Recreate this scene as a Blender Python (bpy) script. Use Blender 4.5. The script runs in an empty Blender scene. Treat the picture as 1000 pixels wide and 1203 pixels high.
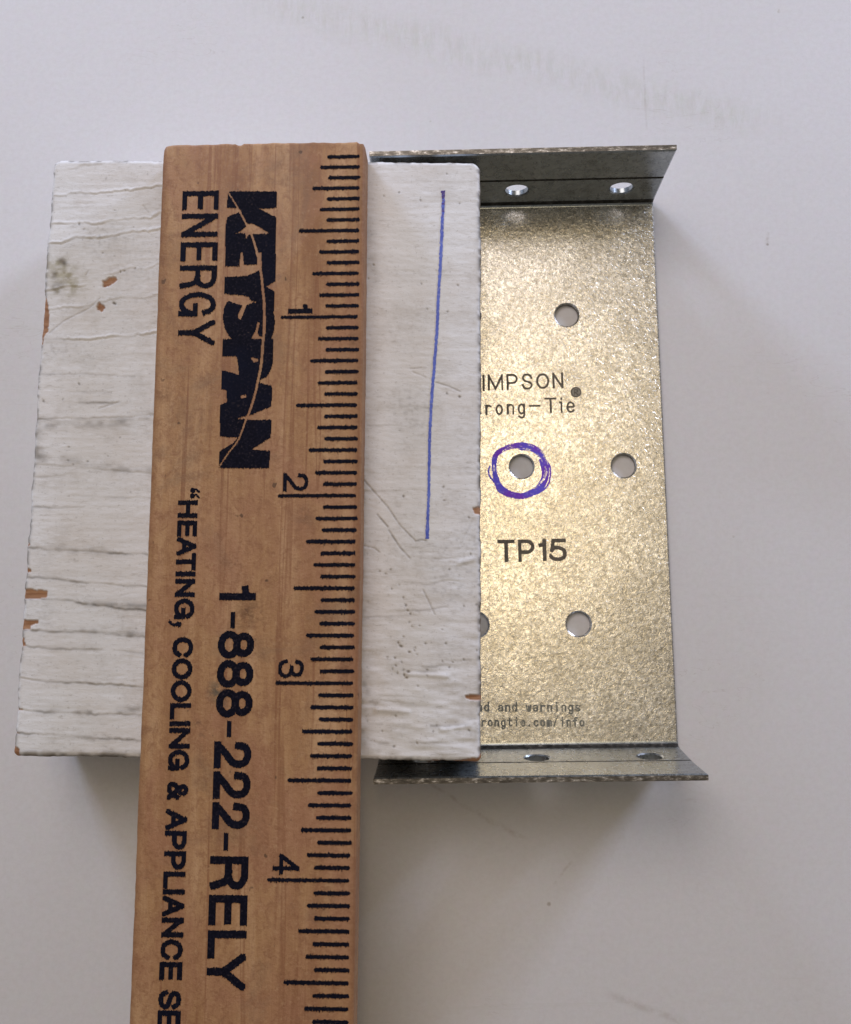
import bpy, bmesh, math, random
import numpy as np
from mathutils import Vector, Matrix, Euler
from mathutils.geometry import delaunay_2d_cdt

S = 0.0254                      # everything below is measured in inches, built in metres
C = bpy.context.scene.collection
SC = bpy.context.scene
random.seed(7)

# ---------------------------------------------------------------- camera, light, exposure
cam_d = bpy.data.cameras.new('camera')
cam = bpy.data.objects.new('camera', cam_d)
C.objects.link(cam)
cam.location = (0, 0, 6.3646*S)
cam.rotation_euler = (0.1329, 0.0180, 0)
cam_d.sensor_fit = 'HORIZONTAL'
cam_d.sensor_width = 36
cam_d.lens = 36*1.18864
cam_d.clip_start = 0.005
cam_d.clip_end = 10
SC.camera = cam

SC.view_settings.view_transform = 'Standard'
SC.view_settings.look = 'None'
SC.view_settings.exposure = 0.05
SC.view_settings.gamma = 1

W = bpy.data.worlds.new('World'); SC.world = W
W.use_nodes = True
bg = W.node_tree.nodes['Background']
bg.inputs['Color'].default_value = (1.0, 0.92, 0.83, 1)
bg.inputs['Strength'].default_value = 0.150

def area(name, loc, target, sx, sy, power, col):
    d = bpy.data.lights.new(name, 'AREA')
    d.shape = 'RECTANGLE'; d.size = sx*S; d.size_y = sy*S
    d.energy = power; d.color = col
    o = bpy.data.objects.new(name, d); C.objects.link(o)
    o.location = Vector(loc)*S
    o.rotation_euler = (Vector(target)-Vector(loc)).to_track_quat('-Z', 'Y').to_euler()
    return o
# two low, far windows (cool) beyond the top corners, an added soft fill from higher up, a warm ceiling lamp and lit ceiling overhead
area('window_light', (-11.5, 18, 5.2), (0, 1, .4), 4.5, 3, 1.48, (0.56, 0.69, 1.0))
area('window_light', (14.5, 15.4, 5.4), (0, 1, .4), 4.5, 3, 1.72, (0.65, 0.73, 1.0))
area('falloff_fill', (-6, 13, 21), (-1, 2, 0), 14, 12, 1.16, (1.0, 0.90, 0.88))  # unseen fill, added so brightness falls off across the table
area('ceiling_lamp', (1.7, 5.8, 34), (1, 0, 0), 4.4, 12, 0.53, (1.0, 0.76, 0.43))
area('ceiling_glow', (4.6, 6, 36), (1, 0, 0), 12, 19, 0.24, (1.0, 0.91, 0.77))

# ---------------------------------------------------------------- helpers
def link_mesh(name, me, mat, parent=None):
    o = bpy.data.objects.new(name, me); C.objects.link(o)
    for m in (mat if isinstance(mat, (list, tuple)) else [mat]): me.materials.append(m)
    if parent is not None: o.parent = parent
    return o
def mesh_from(name, verts, faces):
    me = bpy.data.meshes.new(name)
    me.from_pydata([(x*S, y*S, z*S) for x, y, z in verts], [], faces)
    me.update()
    return me
def thing(name, label, cat, loc, rot):
    o = bpy.data.objects.new(name, None); C.objects.link(o)
    o.empty_display_size = 0.01
    o.location = Vector(loc)*S; o.rotation_euler = rot
    o['label'] = label; o['category'] = cat
    return o
def vnoise(x, y, sx, sy, seed):
    """smooth value noise of numpy arrays, sx/sy cells per inch, range -1..1"""
    r = np.random.RandomState(seed); n = 256
    g = r.rand(n, n)*2-1
    X = x*sx+1000.3; Y = y*sy+1000.7
    i = np.floor(X).astype(int); j = np.floor(Y).astype(int)
    fx = X-i; fy = Y-j
    fx = fx*fx*(3-2*fx); fy = fy*fy*(3-2*fy)
    a = g[i % n, j % n]; b = g[(i+1) % n, j % n]; c = g[i % n, (j+1) % n]; d = g[(i+1) % n, (j+1) % n]
    return (a*(1-fx)+b*fx)*(1-fy)+(c*(1-fx)+d*fx)*fy

# ---------------------------------------------------------------- materials
def mat(name):
    m = bpy.data.materials.new(name); m.use_nodes = True
    nt = m.node_tree; b = nt.nodes['Principled BSDF']
    return m, nt, b
def node(nt, t, **kw):
    n = nt.nodes.new(t)
    for k, v in kw.items():
        if k in n.inputs: n.inputs[k].default_value = v
        else: setattr(n, k, v)
    return n
def coords(nt, sx=1, sy=1, sz=1):
    tc = node(nt, 'ShaderNodeTexCoord'); mp = node(nt, 'ShaderNodeMapping')
    mp.inputs['Scale'].default_value = (sx/S, sy/S, sz/S)
    nt.links.new(tc.outputs['Object'], mp.inputs['Vector'])
    return mp.outputs['Vector']
def noise(nt, vec, scale, detail=4, rough=.55, dist=0.0):
    n = node(nt, 'ShaderNodeTexNoise', Scale=scale, Detail=detail, Roughness=rough, Distortion=dist)
    nt.links.new(vec, n.inputs['Vector']); return n.outputs['Fac']
def ramp(nt, fac, stops):
    r = node(nt, 'ShaderNodeValToRGB'); e = r.color_ramp.elements
    while len(e) < len(stops): e.new(0.5)
    for k, (p, c) in enumerate(stops):
        e[k].position = p; e[k].color = (c, c, c, 1) if not isinstance(c, tuple) else (*c, 1)
    nt.links.new(fac, r.inputs['Fac']); return r.outputs['Color']
def mix(nt, fac, a, b, mode='MIX'):
    n = node(nt, 'ShaderNodeMix', data_type='RGBA', blend_type=mode)
    for sock, v in ((n.inputs[0], fac), (n.inputs[6], a), (n.inputs[7], b)):
        if isinstance(v, bpy.types.NodeSocket): nt.links.new(v, sock)
        elif isinstance(v, (int, float)): sock.default_value = v
        else: sock.default_value = (*v, 1)
    return n.outputs[2]
def math_n(nt, op, a, b=None):
    n = node(nt, 'ShaderNodeMath', operation=op)
    for k, v in enumerate((a, b)):
        if v is None: continue
        if isinstance(v, bpy.types.NodeSocket): nt.links.new(v, n.inputs[k])
        else: n.inputs[k].default_value = v
    return n.outputs[0]
def bump(nt, b, h, strength, dist):
    n = node(nt, 'ShaderNodeBump', Strength=strength, Distance=dist*S)
    nt.links.new(h, n.inputs['Height']); nt.links.new(n.outputs['Normal'], b.inputs['Normal'])

def line_mask(nt, v, a, b, w, wob=0.0, wscale=3.0):
    """1 on the segment a-b (inches), falling to 0 at distance w"""
    d = Vector((b[0]-a[0], b[1]-a[1], 0)); L = d.length; d /= L
    s = node(nt, 'ShaderNodeVectorMath', operation='SUBTRACT'); nt.links.new(v, s.inputs[0]); s.inputs[1].default_value = (a[0], a[1], 0)
    def dot(w_):
        q = node(nt, 'ShaderNodeVectorMath', operation='DOT_PRODUCT'); nt.links.new(s.outputs[0], q.inputs[0]); q.inputs[1].default_value = w_; return q.outputs['Value']
    al = dot(d); ac = dot((-d.y, d.x, 0))
    if wob: ac = math_n(nt, 'ADD', ac, math_n(nt, 'MULTIPLY', math_n(nt, 'SUBTRACT', noise(nt, v, wscale, 2), .5), wob))
    m1 = ramp(nt, math_n(nt, 'DIVIDE', math_n(nt, 'ABSOLUTE', ac), w), [(.25, 1.0), (1.0, 0.0)])
    e = math_n(nt, 'ABSOLUTE', math_n(nt, 'SUBTRACT', math_n(nt, 'DIVIDE', al, L), .5))
    return math_n(nt, 'MULTIPLY', m1, ramp(nt, e, [(.38, 1.0), (.5, 0.0)]))
def spot_mask(nt, v, c, r, soft=.4):
    q = node(nt, 'ShaderNodeVectorMath', operation='DISTANCE'); nt.links.new(v, q.inputs[0]); q.inputs[1].default_value = (c[0], c[1], c[2] if len(c) > 2 else 0)
    return ramp(nt, math_n(nt, 'DIVIDE', q.outputs['Value'], r), [(soft, 1.0), (1.0, 0.0)])
def make_table():
    m, nt, b = mat('white_tabletop')
    v = coords(nt)
    base = mix(nt, ramp(nt, noise(nt, v, .45, 3), [(.35, 0.0), (.7, 1.0)]), (.745, .738, .750), (.715, .700, .700))
    vs = coords(nt, .35, 5, 1)                        # faint rubbed streaks
    st = ramp(nt, noise(nt, vs, 1.3, 6, .7, .6), [(.62, 0.0), (.80, 1.0)])
    area_m = ramp(nt, noise(nt, v, .28, 2), [(.50, 0.0), (.66, 1.0)])
    base = mix(nt, math_n(nt, 'MULTIPLY', math_n(nt, 'MULTIPLY', st, area_m), .55), base, (.54, .54, .44))
    sp = ramp(nt, noise(nt, v, 9, 2, .5), [(.77, 0.0), (.80, 1.0)])
    base = mix(nt, math_n(nt, 'MULTIPLY', sp, .45), base, (.40, .34, .28))
    rub = math_n(nt, 'MULTIPLY', line_mask(nt, v, (-1.5, 4.44), (2.35, 3.40), .17, .12, 2), ramp(nt, noise(nt, coords(nt, 9, 2.2, 1), 2.2, 5, .75, .4), [(.40, 0.0), (.68, .45)]))
    base = mix(nt, rub, base, (.53, .54, .45))
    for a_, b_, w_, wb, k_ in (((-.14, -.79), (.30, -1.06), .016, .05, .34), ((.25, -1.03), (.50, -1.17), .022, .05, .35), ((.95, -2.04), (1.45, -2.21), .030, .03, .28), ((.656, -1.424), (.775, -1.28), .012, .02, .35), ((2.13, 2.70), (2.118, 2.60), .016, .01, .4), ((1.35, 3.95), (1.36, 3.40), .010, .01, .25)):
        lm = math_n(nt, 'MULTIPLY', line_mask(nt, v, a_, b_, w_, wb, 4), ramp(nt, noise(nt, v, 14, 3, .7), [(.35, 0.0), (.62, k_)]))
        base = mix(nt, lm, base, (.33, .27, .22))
    for c_, r_ in (((.629, -1.533), .016), ((-1.95, 1.25), .014), ((-2.0, -.55), .010), ((-1.55, -.78), .011), ((2.123, 2.611), .011), ((-.95, 4.25), .012), ((.9, -.75), .010)):
        base = mix(nt, math_n(nt, 'MULTIPLY', spot_mask(nt, v, c_, r_), .55), base, (.25, .20, .15))
    cn = node(nt, 'ShaderNodeTexNoise', Scale=16.0, Detail=3.0); nt.links.new(v, cn.inputs['Vector'])
    base = mix(nt, .07, base, cn.outputs['Color'], 'OVERLAY')
    mot = noise(nt, v, 30, 5, .75)
    base = mix(nt, ramp(nt, mot, [(.40, 0.0), (.66, .30)]), base, (.60, .585, .57))
    hair = ramp(nt, noise(nt, coords(nt, .8, 3.2, 1), 1.5, 3, .5, 2.5), [(.495, 0.0), (.5, 1.0), (.505, 0.0)])
    hm = ramp(nt, noise(nt, v, .9, 2), [(.56, 0.0), (.66, .32)])
    base = mix(nt, math_n(nt, 'MULTIPLY', hair, hm), base, (.42, .36, .31))
    nt.links.new(base, b.inputs['Base Color'])
    b.inputs['Roughness'].default_value = .55
    b.inputs['Specular IOR Level'].default_value = .3
    bump(nt, b, noise(nt, v, 60, 3), .08, .004)
    return m
def make_metal(name='galvanised_steel'):
    m, nt, b = mat(name)
    v = coords(nt)
    n1 = noise(nt, v, 38, 4, .66, .9)
    n2 = noise(nt, v, 95, 2, .5)
    n3 = noise(nt, v, 3.0, 3, .6)
    vo = node(nt, 'ShaderNodeTexVoronoi', Scale=62.0); vo.feature = 'F1'
    nt.links.new(v, vo.inputs['Vector'])
    cell = node(nt, 'ShaderNodeSeparateColor'); nt.links.new(vo.outputs['Color'], cell.inputs[0])
    grain = math_n(nt, 'ADD', math_n(nt, 'MULTIPLY', n1, .80), math_n(nt, 'MULTIPLY', cell.outputs[0], .20))
    col = ramp(nt, grain, [(.34, (.44, .42, .37)), (.45, (.61, .59, .54)), (.54, (.74, .725, .68)), (.64, (.94, .93, .90))])
    col = mix(nt, ramp(nt, n3, [(.38, 0.0), (.68, .55)]), col, (.44, .42, .37))
    spots = ramp(nt, noise(nt, v, 15, 3, .6), [(.68, 0.0), (.76, .65)])
    col = mix(nt, spots, col, (.22, .185, .135))
    nt.links.new(col, b.inputs['Base Color'])
    b.inputs['Metallic'].default_value = 1
    nt.links.new(ramp(nt, n2, [(.3, .21), (.7, .33)]), b.inputs['Roughness'])
    h = math_n(nt, 'ADD', math_n(nt, 'MULTIPLY', n1, 1.0), math_n(nt, 'MULTIPLY', cell.outputs[1], .45))
    bump(nt, b, h, .45, .0034)
    return m
def make_dull_reflection():  # dull finish; darker, bluer colour stands in for dim reflections on the flanges
    m, nt, b = mat('dull_steel_dark_reflection')
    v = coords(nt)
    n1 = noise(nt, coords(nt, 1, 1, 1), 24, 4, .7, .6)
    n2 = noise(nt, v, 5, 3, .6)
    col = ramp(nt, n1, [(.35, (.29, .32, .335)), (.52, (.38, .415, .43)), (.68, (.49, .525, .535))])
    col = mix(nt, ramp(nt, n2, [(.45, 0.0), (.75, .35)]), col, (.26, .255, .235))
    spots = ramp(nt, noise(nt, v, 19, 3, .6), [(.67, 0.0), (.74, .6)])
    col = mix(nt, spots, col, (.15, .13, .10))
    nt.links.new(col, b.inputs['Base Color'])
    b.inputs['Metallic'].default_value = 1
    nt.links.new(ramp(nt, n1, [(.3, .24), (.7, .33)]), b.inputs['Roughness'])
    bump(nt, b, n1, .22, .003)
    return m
def make_groove_reflection():  # pressed score line, plus a dark reflection painted along each fold
    m, nt, b = mat('pressed_groove_and_fold_reflection')
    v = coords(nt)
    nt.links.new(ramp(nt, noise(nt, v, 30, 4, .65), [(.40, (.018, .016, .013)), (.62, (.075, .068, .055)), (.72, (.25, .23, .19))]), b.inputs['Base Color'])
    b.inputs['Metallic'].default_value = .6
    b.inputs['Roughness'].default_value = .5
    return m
def make_sheared():
    m, nt, b = mat('sheared_steel_edge')
    n1 = noise(nt, coords(nt, .8, 2.2, 2.2), 26, 5, .75)
    nt.links.new(ramp(nt, n1, [(.38, (.10, .09, .075)), (.52, (.20, .18, .15)), (.60, (.48, .45, .40)), (.66, (.95, .92, .88))]), b.inputs['Base Color'])
    b.inputs['Metallic'].default_value = .7
    b.inputs['Roughness'].default_value = .45
    bump(nt, b, n1, .25, .003)
    return m
def make_wood():
    m, nt, b = mat('ruler_wood')
    v = coords(nt)
    g1 = noise(nt, coords(nt, 4.0, .45, 4), 1.6, 5, .6, .5)        # broad bands along the grain
    g2 = noise(nt, coords(nt, 55, 4.0, 55), 1.0, 4, .65, .6)       # fine fibres
    g3 = noise(nt, coords(nt, 11, .22, 11), 1.0, 3, .55, .5)       # a few growth lines
    col = ramp(nt, g1, [(.32, (.31, .152, .068)), (.50, (.43, .240, .111)), (.66, (.53, .322, .168))])
    blot = noise(nt, coords(nt, 1, .6, 1), 3.2, 4, .6, .4)
    col = mix(nt, ramp(nt, blot, [(.38, .75), (.56, 0.0)]), col, (.375, .185, .10))
    lines = ramp(nt, g3, [(.575, 0.0), (.605, 1.0), (.65, 0.0)])
    col = mix(nt, math_n(nt, 'MULTIPLY', lines, math_n(nt, 'MULTIPLY', blot, 1.25)), col, (.25, .105, .048))
    col = mix(nt, ramp(nt, g2, [(.30, .16), (.55, 0.0)]), col, (.27, .13, .062))
    fl = ramp(nt, noise(nt, coords(nt, 24, 17, 24), 1.0, 5, .75, .6), [(.47, 0.0), (.64, 1.0)])   # flecks and pores
    col = mix(nt, math_n(nt, 'MULTIPLY', fl, .62), col, (.27, .125, .06))
    lt = ramp(nt, noise(nt, coords(nt, 34, 26, 34), 1.0, 4, .7), [(.56, 0.0), (.74, 1.0)])
    col = mix(nt, math_n(nt, 'MULTIPLY', lt, .45), col, (.54, .34, .18))
    dirt = ramp(nt, noise(nt, v, 2.0, 6, .7, .5), [(.55, 0.0), (.74, .55)])
    col = mix(nt, dirt, col, (.20, .125, .075))
    dots = ramp(nt, noise(nt, coords(nt, 1, .7, 1), 17, 2, .5), [(.715, 0.0), (.75, .8)])
    col = mix(nt, dots, col, (.10, .055, .03))
    for c_, r_, k_, cc in (((.405, -3.07, .183), .075, .85, (.085, .080, .060)), ((.44, -3.12, .183), .05, .6, (.10, .09, .07)), ((.56, -2.66, .183), .11, .8, (.17, .085, .040)), ((.30, -3.24, .183), .03, .8, (.10, .06, .035)), ((.335, -3.30, .183), .025, .8, (.12, .07, .04)), ((1.10, -1.16, .183), .045, .8, (.15, .07, .03)), ((1.08, -2.95, .183), .07, .7, (.17, .08, .04)), ((.06, -1.46, .183), .06, .7, (.20, .10, .05)), ((.85, -2.15, .183), .10, .5, (.19, .10, .055))):
        sm = math_n(nt, 'MULTIPLY', spot_mask(nt, v, c_, r_, .1), ramp(nt, noise(nt, v, 22, 4, .7), [(.40, 0.0), (.56, k_)]))
        col = mix(nt, sm, col, cc)
    # handling wear: brown grime rubbed into both long edges
    tc = node(nt, 'ShaderNodeSeparateXYZ'); nt.links.new(v, tc.inputs[0])
    off = math_n(nt, 'ABSOLUTE', math_n(nt, 'SUBTRACT', tc.outputs[0], .577))
    off = math_n(nt, 'ADD', off, math_n(nt, 'MULTIPLY', math_n(nt, 'SUBTRACT', noise(nt, coords(nt, 1, 1, 1), 7, 4, .7), .5), .09))
    rub = ramp(nt, off, [(.535, 0.0), (.585, .62)])
    col = mix(nt, rub, col, (.22, .105, .048))
    nt.links.new(col, b.inputs['Base Color'])
    b.inputs['Roughness'].default_value = .55
    b.inputs['Specular IOR Level'].default_value = .25
    hh = math_n(nt, 'ADD', g2, noise(nt, v, 60, 3, .6))
    bump(nt, b, hh, .35, .006)
    return m
def make_ink():
    m, nt, b = mat('navy_printing_ink')
    v = coords(nt)
    n1 = noise(nt, v, 75, 3, .6)
    col = ramp(nt, n1, [(.42, (.0045, .0045, .0095)), (.60, (.009, .0085, .017)), (.74, (.050, .036, .032))])
    col = mix(nt, ramp(nt, noise(nt, v, 4, 3), [(.45, 0.0), (.75, .7)]), col, (.006, .008, .020))
    nt.links.new(col, b.inputs['Base Color'])
    b.inputs['Roughness'].default_value = .7
    b.inputs['Specular IOR Level'].default_value = .06
    return m
def make_pen(name, c1, c2, c3):
    m, nt, b = mat(name)
    v = coords(nt)
    col = mix(nt, ramp(nt, noise(nt, v, 6, 2), [(.42, 0.0), (.58, 1.0)]), c1, c2)
    col = mix(nt, ramp(nt, noise(nt, v, 55, 3, .6), [(.55, 0.0), (.72, .85)]), col, c3)
    nt.links.new(col, b.inputs['Base Color'])
    b.inputs['Roughness'].default_value = .45
    return m
def make_stamp(name, c0, c1):
    m, nt, b = mat(name)
    v = coords(nt)
    nt.links.new(ramp(nt, noise(nt, v, 60, 3), [(.35, c0), (.7, c1)]), b.inputs['Base Color'])
    b.inputs['Metallic'].default_value = .25
    b.inputs['Roughness'].default_value = .6
    return m
def make_paint():
    m, nt, b = mat('weathered_white_paint')
    v = coords(nt)
    at = node(nt, 'ShaderNodeVertexColor', layer_name='wear')
    sp = node(nt, 'ShaderNodeSeparateColor'); nt.links.new(at.outputs['Color'], sp.inputs[0])
    streak = noise(nt, coords(nt, 1.2, 22, 1), 1.0, 5, .65, .2)
    col = mix(nt, ramp(nt, streak, [(.35, 0.0), (.75, 1.0)]), (.85, .85, .845), (.77, .765, .75))
    col = mix(nt, ramp(nt, noise(nt, v, 1.6, 5, .65), [(.42, 0.0), (.75, .65)]), col, (.70, .635, .565))
    col = mix(nt, ramp(nt, noise(nt, v, 5.0, 5, .7), [(.50, 0.0), (.78, .45)]), col, (.46, .42, .36))
    fine = ramp(nt, noise(nt, coords(nt, 14, 44, 14), 1.0, 4, .7), [(.58, 0.0), (.76, .50)])
    col = mix(nt, fine, col, (.38, .345, .30))
    grit = ramp(nt, noise(nt, v, 60, 3, .6), [(.60, 0.0), (.74, .40)])
    col = mix(nt, grit, col, (.34, .31, .27))
    chalk = ramp(nt, noise(nt, coords(nt, 20, 50, 20), 1.0, 3, .6), [(.58, 0.0), (.72, .5)])
    col = mix(nt, chalk, col, (.86, .86, .855))
    wood = ramp(nt, noise(nt, coords(nt, 3, 50, 30), 1.0, 4), [(.3, (.27, .125, .060)), (.7, (.46, .25, .135))])
    dcol = mix(nt, ramp(nt, noise(nt, v, 22, 3), [(.4, 0.0), (.6, 1.0)]), (.050, .035, .014), (.14, .098, .048))
    col = mix(nt, sp.outputs[2], col, mix(nt, ramp(nt, noise(nt, v, 26, 4, .7), [(.42, 0.0), (.60, 1.0)]), (.40, .36, .22), (.26, .215, .105)))
    col = mix(nt, sp.outputs[1], col, dcol)
    col = mix(nt, sp.outputs[0], col, wood)
    nt.links.new(col, b.inputs['Base Color'])
    b.inputs['Roughness'].default_value = .6
    b.inputs['Specular IOR Level'].default_value = .3
    bump(nt, b, noise(nt, coords(nt, 16, 46, 16), 1.0, 5, .75), .34, .006)
    return m
M_TABLE = make_table(); M_METAL = make_metal(); M_EDGE = make_sheared(); M_WOOD = make_wood(); M_INK = make_ink()
M_STAMP = make_stamp('dark_ink_and_stamp_shade', (.080, .066, .046), (.15, .13, .10)); M_FAINT = make_stamp('stamped_faint_mark', (.13, .13, .105), (.25, .245, .20)); M_GROOVE_REFLECTION = make_groove_reflection(); M_DULL_REFLECTION = make_dull_reflection(); M_DISC = make_stamp('stamped_disc', (.24, .22, .17), (.33, .31, .25)); M_PAINT = make_paint()
M_RING = make_pen('purple_pen_ink', (.165, .012, .56), (.095, .065, .70), (.34, .32, .80))
M_PEN = make_pen('blue_pen_ink', (.050, .095, .50), (.085, .150, .62), (.27, .32, .66)); M_PEN2 = make_pen('dark_pen_ink', (.040, .012, .20), (.055, .030, .30), (.12, .12, .40))

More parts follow.
